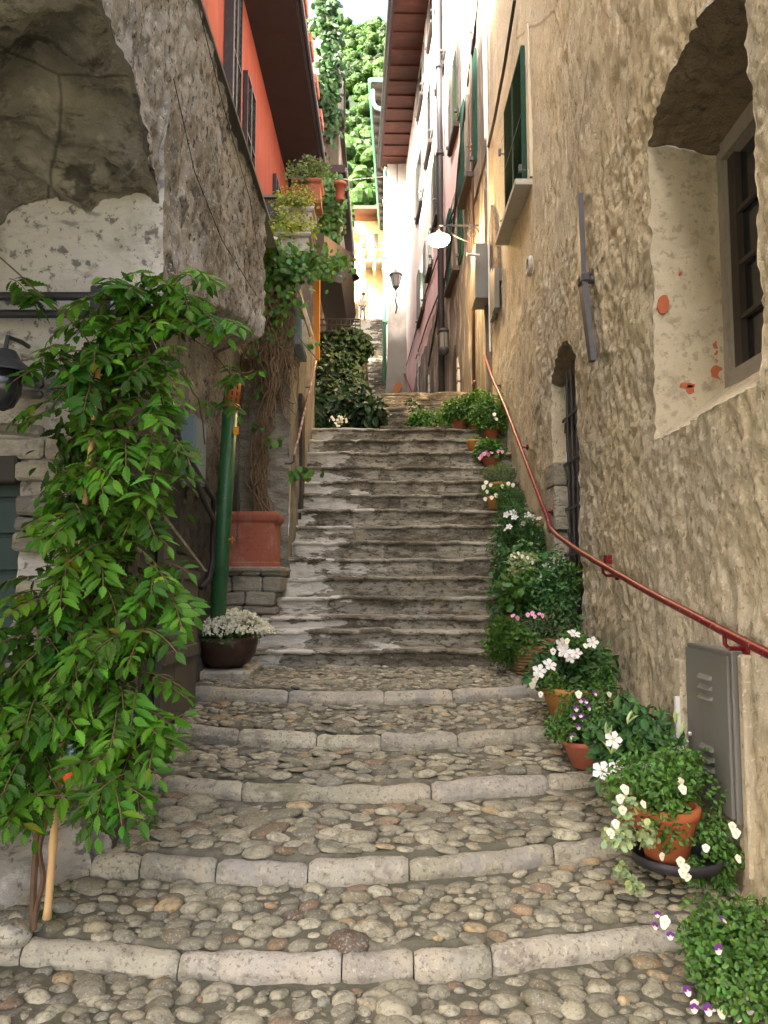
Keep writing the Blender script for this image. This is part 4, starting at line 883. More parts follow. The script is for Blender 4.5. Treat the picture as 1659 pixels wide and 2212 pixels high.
# grey boxes near the lamp
sb = empty('switch_box', (1.6, 12.2, 4.1), 'grey electric box jutting from the lamp lit wall above the red handrail', 'electric box')
a = onX(1038, 592, 1.55); m = MB(); m.box((1.44, 12.2, 4.45), (1.66, 12.75, 5.35), bev=.01); m.build('body', M_GREYMET, sb)
m = MB(); m.tube([(1.5, 12.1, 5.1), (1.3, 12.1, 5.12)], .025, 8); m.build('outlet', M_LIGHTPIPE, sb)
m = MB(); m.box((1.62, 11.6, 3.95), (1.68, 11.9, 4.7)); m.box((1.6, 11.2, 3.95), (1.67, 11.5, 4.55)); tag(m.build('notice_board', M_GREYMET), 'small grey plates on the wall below the grey electric box', 'plate')
# black wall lantern on the stained wall
wl2 = empty('wall_lantern', (1.3, 17.2, 5.0), 'black round wall lantern beside the dark downpipe', 'wall lantern'); q = onF(972, 738) - (.14, 0, 0)
m = MB(); m.lathe([(.02, .32), (.13, .27), (.14, .22), (.11, .2)], q, 14); m.lathe([(.11, -.14), (.14, -.17), (.13, -.25), (.04, -.32)], q, 14); m.tube([q + (0, 0, .24), q + (.15, 0, .24)], .02); [m.tube([q + (.115 * math.cos(k), .115 * math.sin(k), -.15), q + (.115 * math.cos(k), .115 * math.sin(k), .22)], .012, 5) for k in (0, 1.57, 3.14, 4.71)]; m.build('cage', M_BLACKPIPE, wl2, smooth=True)
m = MB(); m.lathe([(.10, -.14), (.10, .2)], q, 14); m.build('glass', M_BULBGLASS, wl2, smooth=True)

# street lamp, lit
sl = empty('street_lamp', (1.7, 13.4, 5.9), 'lit street lamp glowing warm white under a scrolled iron bracket', 'street lamp')
q = onY(948, 515, 13.3); bz = onY(985, 487, 13.3)[2]; xw = 1.66
m = MB(); m.tube([(q[0], 13.3, bz), (xw, 13.3, bz)], .016, 8)
m.tube([(q[0], 13.3, bz), (q[0], 13.3, q[2] + .1)], .014, 6); m.tube([(xw, 13.3, bz - .35), (xw, 13.3, bz + .1)], .016, 6)
a = np.linspace(0, 1, 16); m.tube(np.stack([xw - .02 - .55 * a, 13.3 + 0 * a, bz - .02 - .33 * np.sqrt(np.clip(1 - a, 0, 1)) * 1 + 0 * a], 1), .012, 6)
t_ = np.linspace(0, 3.6 * np.pi, 40); rr = .11 * (1 - t_ / (4 * np.pi)); m.tube(np.stack([xw - .13 + rr * np.cos(t_), 13.3 + 0 * t_, bz - .13 + rr * np.sin(t_)], 1), .010, 6)
m.build('bracket', M_IRON, sl)
m = MB(); m.lathe([(.03, .14), (.06, .10), (.19, .03), (.205, 0), (.19, .0), (.05, .08)], q, 24); m.build('lamp_shade', M_LIGHTPIPE, sl, smooth=True)
m = MB(); m.lathe([(.19, .0), (.185, -.05), (.14, -.10), (.07, -.13), (.01, -.14)], q, 24); m.build('bulb', M_LAMP, sl, smooth=True)
pd = bpy.data.lights.new('lamp_light', 'POINT'); pd.energy = 24; pd.color = (1, .55, .18); pd.shadow_soft_size = .15
po = bpy.data.objects.new('lamp_light', pd); COL.objects.link(po); po.location = (q[0] + .05, q[1], q[2] - .22)

# ------------------------------------------------------------------ house with the lantern, facing down the alley
lh = empty('lantern_house', (.5, 31, 7.4), 'pale stained house corner with wall lantern and green drainpipe closing the alley', 'house')
x0, x1 = onY(838, 600, 31)[0], onY(878.5, 600, 31)[0]
m = MB(); a = np.linspace(0, 2 * np.pi, 14)[:-1]; o_ = np.array([onY(858 + 9 * math.cos(t) + 5 * math.sin(t), 838 - 13 * math.sin(t), 30.80) for t in a]); n = 13
m.add(np.concatenate([o_, o_ + (0, .12, 0)]), [tuple(range(n))] + [(i, i + n, (i + 1) % n + n, (i + 1) % n) for i in range(n)]); m.build('brick_patch', surf('pale_brick', (.42, .17, .07), rough=.9), lh)
Xg, Zg = np.meshgrid(lin(x0 - .02, x1 + .1, .05), lin(6.9, 21.4, .08), indexing='ij'); m = MB()
m.grid(np.stack([Xg - .10 * sstep(9, 7, Zg) * (Xg < x0 + .2), 31 - .02 * fbm(np.stack([Xg, Zg, Xg * 0], -1), 3, 2) - .10 * sstep(9.2, 7, Zg), Zg], -1)); m.build('front_wall', M_WHITE, lh, smooth=True)
m = MB(); m.box((x0 - .02, 31.02, 6.9), (3, 46, 21.4)); m.build('side_wall', M_WHITE, lh)
m = MB(); m.add(np.concatenate([np.array([(-.58, 32.6, 21.4), (3, 32.6, 21.4), (3, 47, 21.4), (-.22, 47, 21.4)]), np.array([(-.58, 32.6, 21.6), (3, 32.6, 21.9), (3, 47, 21.9), (-.22, 47, 21.6)])]),
    [(0, 3, 2, 1), (4, 5, 6, 7), (0, 1, 5, 4), (1, 2, 6, 5), (2, 3, 7, 6), (3, 0, 4, 7)]); e2 = m.build('eave', M_DARKWOOD, lh)
m = MB(); m.tube([(.7, 32.5, 21.5), (-.6, 32.5, 21.5)], .08, 8); m.tube([(-.6, 32.5, 21.5), (-.24, 47, 21.5)], .09, 8); m.build('gutter', M_GUTG, e2)
m = MB()
for k in range(16): m = MB(); m.box((-.5 + k * .02, 33 + k * .85, 21.2), (.1, 33.2 + k * .85, 21.4)); m.build('rafter', M_DARKWOOD, e2)
m = MB(); gp = [onY(x, y, 31.6) for x, y in [(805, 195), (806, 222), (812, 232), (828, 238), (832, 248), (833, 400), (832, 600), (830, 850)]]; m.tube(gp, .085, 10)
for y in (440, 560, 700): q = onY(832, y, 31.6); m.tube([q, q + (0, 0, .15)], .12, 10)
m.build('downpipe', M_GUTG, lh, smooth=True)
q = onY(855, 600, 30.4); m = MB(); ln = empty('lantern', tuple(q - (0, 0, .6)), 'traditional black four sided lantern on a scroll bracket on the pale wall', 'lantern')
m.lathe([(.02, .42), (.05, .36), (.03, .33), (.10, .28), (.27, .14), (.29, .10), (.25, .10)], q, 8); m.lathe([(.11, -.42), (.14, -.36), (.04, -.50), (.03, -.55)], q, 8)
for k in range(6):
    a = 2 * np.pi * k / 6; m.tube([q + (.25 * math.cos(a), .25 * math.sin(a), .1), q + (.12 * math.cos(a), .12 * math.sin(a), -.38)], .014, 5)
m.build('cage', M_BLACKPIPE, ln)
m = MB(); m.lathe([(.23, .09), (.11, -.37)], q, 6); m.build('glass', M_BULBGLASS, ln)
m = MB(); m.tube([q + (0, 0, -.5), q + (.03, 0, -.7), q + (-.02, 0, -.9), q + (.05, .2, -1.1), q + (.0, .55, -1.25)], .03, 6); m.build('bracket', M_IRON, ln)
m = MB(); m.tube([onY(858, 355, 30.8), onY(857, 570, 30.8)], .02, 5); m.build('cable', M_CABLE, lh)

# ------------------------------------------------------------------ yellow house in the sun, far end
yh = empty('yellow_house', (-1, 47.5, 15.5), 'sunlit yellow ochre house with balcony and flower pots at the end of the alley', 'house')
fx = lambda x, y, Y=47.0: onY(x, y, Y)
m = MB(); m.box((fx(768, 0)[0] - .0, 47.0, 13), (4, 54, fx(0, 478)[2])); m.build('wall', M_YEL, yh)
a = fx(755, 472); m = MB(); m.add([(a[0] + .3, 45.6, a[2] + .15), (4, 45.6, a[2] + .15), (4, 54, a[2] + 2.2), (a[0] + .3, 54, a[2] + 2.2), (a[0] + .3, 45.6, a[2] - .05), (4, 45.6, a[2] - .05), (4, 54, a[2] + 1.9), (a[0] + .3, 54, a[2] + 1.9)],
    [(0, 1, 2, 3), (7, 6, 5, 4), (0, 4, 5, 1), (3, 2, 6, 7), (0, 3, 7, 4)]); rf = m.build('roof', M_TILE, yh)
m = MB(); b0, b1 = fx(780, 560, 45.9), fx(838, 575, 45.9); m.box((b0[0], 45.9, b0[2] - .12), (4, 47, b0[2])); 
for x in (786, 808, 828): q = fx(x, 560, 46); m.box((q[0] - .08, 46.0, q[2] - .65), (q[0] + .08, 47, q[2] - .12))
ba = m.build('balcony', M_PALE, yh)
m = MB()
for k in range(14): x = b0[0] + k * .12; m.tube([(x, 45.95, b0[2]), (x, 45.95, b0[2] + .9)], .012, 4)
m.tube([(b0[0], 45.95, b0[2] + .9), (4, 45.95, b0[2] + .9)], .02, 5); m.build('railing', M_DARKWOOD, ba)
for (x, y, w_, h_) in ((785, 520, 8, 30), (812, 520, 9, 30)):
    q = fx(x, y, 46.98); m = MB(); m.box((q[0] - w_ * .0135, 46.94, q[2] - h_ * .0145), (q[0] + w_ * .0135, 46.99, q[2] + h_ * .0145)); m.build('window', M_GREYDOOR, yh)
m = MB(); q = fx(788, 640, 46.98); m.box((q[0] - .12, 46.9, q[2] - 1.6), (q[0] + .1, 47.0, q[2] + 1.0)); m.build('doorpost', M_YEL, yh)
m = MB(); w0, w1 = fx(747, 668, 44.0), fx(775, 692, 44.0); m.box((w0[0], 44, w1[2] - 1.5), (w1[0], 44.5, w0[2])); tag(m.build('parapet', M_PALE), 'white parapet in the sun at the top of the upper stairs', 'parapet')
m = MB(); w0, w1 = fx(761, 682, 40.0), fx(775, 693, 40.0); m.box(w0 + (0, 0, 0), w1 + (0, .3, 0)); tag(m.build('flower_box', M_TERRAB), 'empty terracotta box on the terrace railing by the top steps', 'flower box')

# ------------------------------------------------------------------ hillside
hx = np.concatenate([np.linspace(-600, -80, 8), np.linspace(-70, 70, 15), np.linspace(80, 600, 8)]); hy = np.linspace(58, 420, 40)
def hill_z(x, y): return np.where(y < 300, 15.5 + (y - 60) * .835 + 6 * vn(np.stack([x * .03, y * .03, x * 0], -1)), 215.9 + 8 * vn(np.stack([x * .03, y * .03, x * 0], -1)) - (y - 300) * .2) - np.clip(x, 0, 400) * .10
Xg, Yg = np.meshgrid(hx, hy, indexing='ij'); Zh = hill_z(Xg, Yg)
m = MB(); m.grid(np.stack([Xg, Yg, Zh], -1), flip=False); M_HILL = surf('wooded_ground', (.012, .024, .008), rough=1); tag(m.build('hillside', M_HILL, smooth=True), kind='structure')

# ================================================================== PLANTS
def leaf_tmpl(kind='leaf'):
    if kind == 'quad':
        return np.array([(0, 0, 0), (.5, .5, .0), (1, 0, -.05), (.5, -.5, .0)]), np.array([(0, 1, 2, 3)])
    if kind == 'sleaf':     # toothed leaflet, each half one outline
        def half(s):
            mid = [(u_, 0, -.20 * u_ * u_) for u_ in (0, .33, .66, 1.0)]; ed = []
            for i in range(6):
                u_ = .90 - i * .15; w_ = .5 * math.sin(math.pi * min(1, max(0, u_)) ** .8)
                ed.append((u_ + .055, s * w_ * 1.0, .10 * w_ - .20 * u_ * u_)); ed.append((u_ - .005, s * w_ * .72, .08 * w_ - .20 * u_ * u_))
            return mid + ed
        V = half(1) + half(-1); n = len(V) // 2
        return np.array(V), np.array([tuple(range(n))[::-1], tuple(range(n, 2 * n))])
    if kind == 'leaf':      # serrated pointed leaflet folded on its midrib
        u = [0, .22, .48, .74, 1.0]; w = [0, .42, .50, .33, 0]
        V = [(a, 0, -.16 * a * a) for a in u]
        V += [(u[i] + .04, w[i], .10 - .16 * u[i] ** 2) for i in (1, 2, 3)] + [(u[i] + .04, -w[i], .10 - .16 * u[i] ** 2) for i in (1, 2, 3)]
        F = [(0, 1, 5, 5), (1, 2, 6, 5), (2, 3, 7, 6), (3, 4, 7, 7), (0, 8, 1, 1), (1, 8, 9, 2), (2, 9, 10, 3), (3, 10, 4, 4)]
        return np.array(V), np.array(F)
    if kind == 'round':
        a = np.linspace(0, 2 * np.pi, 7)[:-1]; V = [(.5 + .5 * math.cos(t), .5 * math.sin(t), .06 * math.cos(2 * t)) for t in a]
        return np.array(V), np.array([(0, 1, 2, 3), (0, 3, 4, 5)])
    if kind == 'needle':
        return np.array([(0, .5, 0), (1, 0, 0), (0, -.5, 0)]), np.array([(0, 1, 2)])
def unit(v): return v / (np.linalg.norm(v, axis=-1, keepdims=True) + 1e-9)
def leaves(m, O, D, Nn, L, Wd, kind='leaf', col=None):
    O = np.asarray(O, float); D = unit(np.asarray(D, float)); S_ = unit(np.cross(Nn, D)); Nn = unit(np.cross(D, S_)); n = len(O)
    T, F = leaf_tmpl(kind); L = np.broadcast_to(L, n); Wd = np.broadcast_to(Wd, n)
    V = O[:, None] + T[None, :, 0:1] * (D * L[:, None])[:, None] + T[None, :, 1:2] * (S_ * Wd[:, None])[:, None] + T[None, :, 2:3] * (Nn * L[:, None])[:, None]
    Fs = (F[None] + (np.arange(n) * len(T))[:, None, None]).reshape(-1, F.shape[1])
    if col is None: col = np.full((n, 3), .5)
    C = np.repeat(col, len(T), 0)
    if kind == 'leaf':
        tri = Fs[:, 2] == Fs[:, 3]; base = m.n
        m.add(V.reshape(-1, 3), Fs[~tri], C); m.f.append(Fs[tri][:, :3] + base)
        tri2 = None
    else: m.add(V.reshape(-1, 3), Fs, C)
def rdir(n, rs): return unit(rs.normal(size=(n, 3)))
def tints(n, rs, lo=.28, hi=.72, warm=.10):
    b = rs.uniform(lo, hi, n); w = rs.normal(0, warm, n)
    return np.stack([b * (1 + w), b, b * (1 - w)], 1)
def blob(m, cen, rad, n, L, Wd, rs, kind='round', shell=.45, up=.35, lo=.28, hi=.72, warm=.10, droop=0, align=.7):
    d = rdir(n, rs); r = rs.uniform(shell, 1.0, n) ** .6
    lump = 1 + .22 * vn(d * 2.3 + rs.uniform(0, 40, 3))
    O = np.asarray(cen) + d * (r * lump)[:, None] * np.asarray(rad)
    Nn = unit(d * align + rdir(n, rs) * .6 + np.array([0, -.2, up])); D = unit(np.cross(Nn, rdir(n, rs)) + d * (.35 if align < 2 else .05) + np.array([0, 0, -droop]))
    l = L * rs.uniform(.65, 1.25, n); leaves(m, O, D, Nn, l, l * (Wd / L), kind, tints(n, rs, lo, hi, warm)); return O
M_LEAFV = leafmat('vine_leaf', (.056, .165, .012), trans=.26, rough=.5, spec=.25)
M_LEAFM = leafmat('fresh_leaf', (.06, .14, .025), trans=.30, rough=.45)
M_LEAFD = leafmat('dark_leaf', (.026, .066, .020), trans=.12, rough=.5, spec=.25)
M_LEAFG = leafmat('grey_green_leaf', (.10, .15, .07), trans=.25, rough=.6)
M_LEAFVAR = leafmat('variegated_leaf', (.35, .45, .22), trans=.25, rough=.5)
M_LEAFY = leafmat('yellow_green_leaf', (.20, .24, .05), trans=.3, rough=.5)
M_HILLT = leafmat('hill_tree_leaf', (.040, .100, .012), trans=.06, rough=.6, spec=.2)
M_PETALW = leafmat('white_petal', (.90, .90, .74), trans=.3, rough=.6, spec=.2, tcol=(.8, .8, .7))
M_PETAL = leafmat('coloured_petal', (.5, .5, .5), trans=.3, rough=.6, spec=.2, tcol=(.5, .5, .5))
M_YCENT = surf('yellow_centre', (.70, .38, .04), rough=.8)

# ---- hillside wood
m = MB(); rs = np.random.default_rng(77); y = 62.0
while y < 330:
    s = 3.3 + y * .011; xs = np.arange(-14 - y * .13, 16 + y * .05, s)
    for x in xs:
        x = x + rs.uniform(-1, 1) * s * .4; yy = y + rs.uniform(-1, 1) * s * .4; r = s * rs.uniform(.45, .80)
        vis = (-.085 * yy - 3 < x < .03 * yy + 3)
        z = float(hill_z(np.array(x), np.array(yy))) + r * .75
        leafs = max(.15, yy * .0023); n = int((520 if vis else 120) * rs.uniform(.8, 1.2)); 
        if not vis: leafs *= 2.4
        br = rs.uniform(.20, .75); wm = rs.normal(0, .06)
        # several lobes per crown
        for k in range(5):
            d = rdir(1, rs)[0]; c = np.array([x, yy, z]) + d * (r * .6, r * .6, r * .5)
            if vis:
                th_, ph2 = np.meshgrid(np.linspace(.05, 3.09, 9), np.linspace(0, 2 * np.pi, 13), indexing='ij'); sp_ = np.stack([np.sin(th_) * np.cos(ph2), np.sin(th_) * np.sin(ph2), np.cos(th_)], -1)
                sp_ = sp_ * (1 + .22 * vn(sp_ * 2.6 + k * 9 + x))[..., None]; m.grid(c + sp_ * (r * .40, r * .40, r * .36), c=np.array([br * .55] * 3))  # core tinted darker: shade inside the crown put into the colour
            blob(m, c, (r * .48, r * .48, r * .42), n // 5, leafs, leafs * .8, rs, 'quad', shell=.75, up=.25, lo=br * .8, hi=br * 1.2, warm=.06, align=3.0)
    y += s * .86
tag(m.build('woodland', M_HILLT), kind='stuff')

# ---- the climbing vine (compound leaves)
VINE = []
def compound(m, O, D, rs, L=.26, n=9, leaf=.085, col=.5, st=None):
    """rachis from O along D bending down, paired leaflets"""
    D = unit(np.asarray(D, float)); t = np.linspace(.12, 1, (n + 1) // 2); P = []; dirs = []
    p = np.array(O, float); d = D.copy(); stp = L / len(t)
    pts = [p.copy()]
    for _ in t:
        d = unit(d + np.array([0, 0, -.13])); p = p + d * stp; pts.append(p.copy()); dirs.append(d.copy())
    up = np.array([0, -.35, 1.0]) + rs.normal(0, .25, 3); OO, DD, NN, LL = [], [], [], []
    for i, q in enumerate(pts[1:]):
        d = dirs[i]; side = unit(np.cross(d, up)); nrm = unit(np.cross(side, d))
        if nrm[2] < 0: nrm = -nrm
        last = i == len(t) - 1
        sz = leaf * (.75 + .45 * math.sin(math.pi * (i + .6) / len(t))) * rs.uniform(.85, 1.12)
        for sg in ((-1, 1) if not last else (0,)):
            dd = unit(d * (.55 if sg else 1) + side * sg * .95 + np.array([0, 0, -.22]) + rs.normal(0, .12, 3))
            OO.append(q + side * sg * .004); DD.append(dd); NN.append(unit(nrm + rs.normal(0, .22, 3) + side * sg * .2)); LL.append(sz * (1.1 if last else 1))
    k = len(OO); b = col * rs.uniform(.7, 1.25, k); w = rs.normal(0, .05)
    c = np.stack([b * (1.05 + w * 2 + rs.normal(0, .12)), b, b * .9], 1)
    ye = rs.random(k) < .012; c[ye] = c[ye] * (2.4, 1.15, .8)
    leaves(m, OO, DD, NN, np.array(LL) * rs.uniform(.7, 1.2, k), np.array(LL) * .50, 'sleaf', c)
    if st is not None: st.tube(np.array(pts), .0022, 4, cap=False)
vine = empty('climbing_vine', (-1.5, 3.6, -1.5), 'big bright green climbing vine with toothed leaflets trained up a bamboo cane', 'climbing plant')
rs = np.random.default_rng(101); lm = MB(); stm = MB()
def vine_at(x, y, Y, n, sx, sy, br=.5, out=(0, -.75, -.1), L=.27, leaf=.085, lx=0):
    for _ in range(n):
        px, py = x + rs.normal(0, sx), y + rs.normal(0, sy); p = onY(px, py, Y + rs.uniform(-.16, .16))
        D = np.array(out) + rs.normal(0, .55, 3) * (1.1, .6, .45) + np.array([lx + np.sign(px - x) * abs(px - x) / max(sx, 1) * .35, 0, 0])
        b = br * rs.uniform(.45, 1.5)
        compound(lm, p, D, rs, L * rs.uniform(.75, 1.15), int(rs.choice([7, 9, 9, 11])), leaf * rs.uniform(.8, 1.1), b, stm)
# (x, y, depth, count, spread x, spread y)
for a in [(330, 625, 3.75, 13, 45, 14), (400, 680, 3.75, 12, 32, 20), (250, 640, 3.75, 7, 25, 12), (300, 720, 3.7, 10, 45, 18), (420, 600, 3.8, 6, 22, 12), (230, 690, 3.7, 5, 22, 14), (310, 790, 3.65, 9, 35, 15), (370, 640, 3.8, 6, 40, 10),
          (160, 750, 3.6, 5, 38, 7), (130, 800, 3.6, 3, 24, 8), (250, 780, 3.6, 7, 35, 14), (200, 830, 3.55, 7, 30, 12), (340, 850, 3.6, 6, 22, 14), (150, 885, 3.6, 4, 20, 10), (300, 890, 3.6, 4, 26, 14), (165, 905, 3.6, 2, 18, 8),
          (300, 930, 3.55, 6, 26, 10), (350, 950, 3.55, 5, 16, 7), (230, 960, 3.55, 7, 34, 12), (175, 1015, 3.5, 6, 28, 12), (260, 1020, 3.5, 8, 36, 14), (330, 1040, 3.55, 5, 22, 12), (165, 1085, 3.5, 6, 26, 12),
          (220, 1100, 3.5, 8, 34, 14), (300, 1100, 3.5, 7, 28, 14), (160, 1160, 3.5, 6, 24, 12), (240, 1180, 3.5, 9, 36, 14), (320, 1230, 3.5, 8, 32, 13), (140, 1230, 3.5, 5, 26, 10), (210, 1260, 3.5, 7, 30, 12), (340, 1280, 3.5, 6, 26, 9),
          (110, 1295, 3.45, 5, 28, 10), (170, 1310, 3.45, 5, 32, 14), (280, 1290, 3.45, 6, 34, 13), (60, 1370, 3.4, 8, 34, 14), (130, 1390, 3.4, 8, 32, 14), (210, 1385, 3.4, 9, 34, 14), (290, 1370, 3.4, 8, 32, 14), (50, 1450, 3.4, 9, 30, 16), (130, 1450, 3.4, 10, 34, 16),
          (230, 1450, 3.4, 11, 36, 16), (285, 1460, 3.4, 5, 16, 16), (40, 1540, 3.38, 9, 26, 18), (85, 1540, 3.38, 6, 24, 16), (225, 1530, 3.38, 8, 26, 16), (290, 1545, 3.4, 7, 22, 16), (310, 1600, 3.4, 5, 16, 10), (255, 1620, 3.35, 5, 18, 12), (50, 1620, 3.35, 9, 28, 16),
          (285, 1670, 3.35, 4, 16, 10), (240, 1690, 3.35, 4, 14, 10), (45, 1700, 3.32, 8, 24, 12), (20, 1680, 3.32, 5, 18, 16), (250, 1700, 3.3, 3, 18, 8)]:
    vine_at(*a[:3], max(2, int(round(a[3] * 1.2))), *a[4:], L=.215, leaf=.078)
vine_at(40, 650, 3.75, 2, 16, 5, L=.2); vine_at(5, 600, 3.7, 2, 10, 8, L=.2); vine_at(505, 808, 5.6, 3, 14, 4, L=.2, br=.45); vine_at(470, 865, 5.6, 3, 12, 10, L=.2, br=.42); vine_at(530, 815, 5.8, 2, 14, 4, L=.22, br=.42)
vine_at(-40, 1500, 3.5, 20, 25, 120, L=.25)
for (x, y, w_, h_) in ((330, 670, 95, 60), (230, 800, 90, 70), (200, 960, 85, 70), (230, 1080, 95, 70), (200, 1200, 90, 70), (190, 1330, 100, 70), (150, 1450, 130, 70), (60, 1590, 60, 80), (260, 1600, 50, 60)):
    k_ = 230; P_ = np.array([onY(x + rs.normal(0, w_ * .55), y + rs.normal(0, h_ * .55), 3.82 - (y - 600) / 4200 + rs.uniform(-.05, .12)) for _ in range(k_)])
    leaves(lm, P_, unit(np.array([0, -.3, -.8]) + rs.normal(0, .5, (k_, 3))), unit(np.array([0, -1, .5]) + rs.normal(0, .5, (k_, 3))), rs.uniform(.05, .085, k_), .034, 'sleaf', tints(k_, rs, .10, .34, .1))  # inner leaves tinted dark: shade inside the vine put into the colour
lf = lm.build('foliage', M_LEAFV, vine)
# stems
def px_tube(m, pts, r, n=6, jit=.0):
    ph_ = RNG.uniform(0, 90, 3) if jit else 0
    P_ = np.array([onY(x, y, Y) for x, y, Y in pts]); k = 6; t = np.linspace(0, len(P_) - 1, (len(P_) - 1) * k + 1)
    Q = np.stack([np.interp(t, range(len(P_)), P_[:, i]) for i in range(3)], 1)
    for _ in range(3): Q[1:-1] = (Q[:-2] + 2 * Q[1:-1] + Q[2:]) / 4
    if jit: Q = Q + jit * np.stack([vn(Q * 5 + i * 7 + ph_) for i in range(3)], 1)
    m.tube(Q, r, n)
px_tube(stm, [(72, 2010, 3.5), (68, 1900, 3.5), (85, 1800, 3.5), (110, 1740, 3.5), (150, 1600, 3.55), (180, 1400, 3.55), (195, 1200, 3.6), (210, 1000, 3.65), (225, 800, 3.75), (300, 700, 3.8), (420, 660, 3.85)], .014, 7, .02)
px_tube(stm, [(80, 2005, 3.5), (95, 1900, 3.5), (75, 1830, 3.5), (115, 1700, 3.5), (160, 1500, 3.5), (200, 1300, 3.55), (190, 1100, 3.6), (205, 900, 3.65)], .011, 7, .03)
for k in range(14):
    o_ = rs.normal(0, 9, 2); px_tube(stm, [(175 + o_[0], 1400 + rs.uniform(-20, 60), 3.5), (195 + o_[1] * .6, 1250, 3.52), (200 + o_[0] * .5, 1000 + rs.uniform(-80, 60), 3.6)], .005, 5, .03)
for pp in ([(330, 700, 3.8), (440, 740, 4.4), (500, 815, 5.5), (545, 800, 5.9)], [(205, 760, 3.7), (120, 760, 3.6), (40, 775, 3.6)], [(0, 560, 3.6), (60, 620, 3.7), (150, 690, 3.7), (215, 760, 3.7)], [(380, 780, 4.0), (430, 860, 4.8), (440, 960, 5.4)], [(170, 1650, 3.5), (120, 1720, 3.45), (90, 1800, 3.5)]):
    px_tube(stm, pp, .004, 5, .02)
stm.build('stems', M_VINEWOOD, vine)
bb = empty('bamboo_cane', tuple(onY(100, 1985, 3.45)), 'pale bamboo cane leaning against the wall inside the green vine', 'cane')
A, B = onY(100, 1985, 3.42), onY(212, 770, 3.52); m = MB(); n_ = 60; P_ = np.array([A + (B - A) * t for t in np.linspace(0, 1, n_)]); P_ += .008 * np.stack([vn(P_ * 1.5), vn(P_ * 1.5 + 4), 0 * P_[:, 0]], 1)
r_ = np.linspace(.016, .011, n_); r_[::7] *= 1.22; m.tube(P_, r_, 10); m.build('cane', M_BAMBOO, bb, smooth=True)
m = MB()
for (x, y) in ((203, 926), (172, 1370)):
    q = onY(x, y, 3.50 if y < 1000 else 3.46); m.tube([q - (0, 0, .012), q + (0, 0, .012)], .022, 10)
m.build('tie', M_CABLE, bb)
bottle = empty('plastic_bottle', tuple(onY(150, 1690, 3.33)), 'small green plastic bait bottle with orange base hung on the bamboo cane', 'bottle')
q = onY(152, 1648, 3.30); m = MB(); m.lathe([(.012, .075), (.014, .065), (.026, .05), (.027, -.03)], q, 14); m.build('bottle_body', surf('dark_green_pet', (.03, .09, .05), (('noise', 60, .5, .62, (.55, .6, .55), .7),), rough=.2, spec=.6), bottle, smooth=True)
m = MB(); m.lathe([(.0275, -.03), (.028, -.062), (.022, -.075), (.001, -.075)], q, 14); m.build('bottle_base', surf('orange_red_plastic', (.75, .12, .03), (('z', 2, -9, -9, (.6, .5, .1), .0),), rough=.4), bottle, smooth=True)
m = MB(); m.tube([q + (0, 0, .07), q + (-.01, 0, .14)], .002, 4); m.build('string', M_CABLE, bottle)

# ---- the green drain hose, chain, planter
dp = empty('drain_pipe', tuple(onY(465, 1440, 7.0)), 'thick dark green drainpipe with perforated orange cap leaning by the planter', 'pipe')
a, b = onY(498, 880, 7.0), onY(466, 1400, 6.95); m = MB(); m.tube([a, (a + b) / 2, b + (0, 0, -.12)], .068, 20); m.build('pipe', M_GREENPIPE, dp, smooth=True)
u_ = unit(onY(506, 815, 7.0) - a); m = MB(); m.tube([a - u_ * .01, a + u_ * .03], .078, 20); m.tube([a + u_ * .03, a + u_ * .27], .070, 20); m.build('cap', M_ORANGEPL, dp, smooth=True)
m = MB()
for k in range(16):
    th = -2.6 + (k % 4) * .62; h = .06 + (k // 4) * .055; c = a + u_ * h + .069 * np.array([math.cos(th), math.sin(th), 0]); m.obox(c, (.006, .006, .017), np.eye(3))
m.build('slot', M_CABLE, dp)
m = MB(); q = onY(507, 930, 6.93); m.box(q - (.012, .003, .035), q + (.032, .02, .035)); m.build('sticker', surf('orange_sticker', (.75, .33, .02), rough=.6), dp)
m = MB(); q = onY(500, 1166, 6.95); m.tube([q + (-.02, 0, 0), q + (.03, -.02, 0)], .014, 8); m.tube([q + (.01, -.02, -.03), q + (.01, -.02, .03)], .009, 8); m.build('tap', M_OCHREPOT, dp)
ch = MB(); c0, c1 = onY(519, 890, 7.2), onY(512, 1175, 7.2)
for k in range(44):
    t = k / 43; c = c0 + (c1 - c0) * t; aa = np.linspace(0, 2 * np.pi, 9); ax = np.array([1, 0, 0]) if k % 2 else np.array([0, 1., 0])
    ch.tube([c + ax * .009 * math.cos(s_) + np.array([0, 0, .020]) * math.sin(s_) for s_ in aa], .0028, 5, cap=False)
tag(ch.build('chain', M_IRON), 'thin iron chain hanging in front of the square terracotta planter', 'chain')
pt = empty('square_planter', (-1.33, 8.2, .15), 'square reddish terracotta planter on the ledge with bare twisted vine trunks', 'planter')
def sq_pot(m, cx, cy, z0, w, h, lip=.03, tp=.9, c=None):
    w0 = w / 2 * tp; w1 = w / 2
    def ring(hw, z): return np.array([(cx - hw, cy - hw, z), (cx + hw, cy - hw, z), (cx + hw, cy + hw, z), (cx - hw, cy + hw, z)])
    prof_ = [(w0 + .008, z0), (w0 + .008, z0 + h * .07), (w0, z0 + h * .09), (w1 - lip * .9, z0 + h * .80), (w1 - lip * .2, z0 + h * .84), (w1, z0 + h * .87), (w1 + .006, z0 + h * .93), (w1, z0 + h * .985), (w1 - .012, z0 + h), (w1 - .05, z0 + h), (w1 - .055, z0 + h * .88)]
    V = np.concatenate([ring(*p) for p in prof_]); F = [(i * 4 + j, i * 4 + (j + 1) % 4, (i + 1) * 4 + (j + 1) % 4, (i + 1) * 4 + j) for i in range(len(prof_) - 1) for j in range(4)]
    m.add(V, F + [(3, 2, 1, 0)], c)
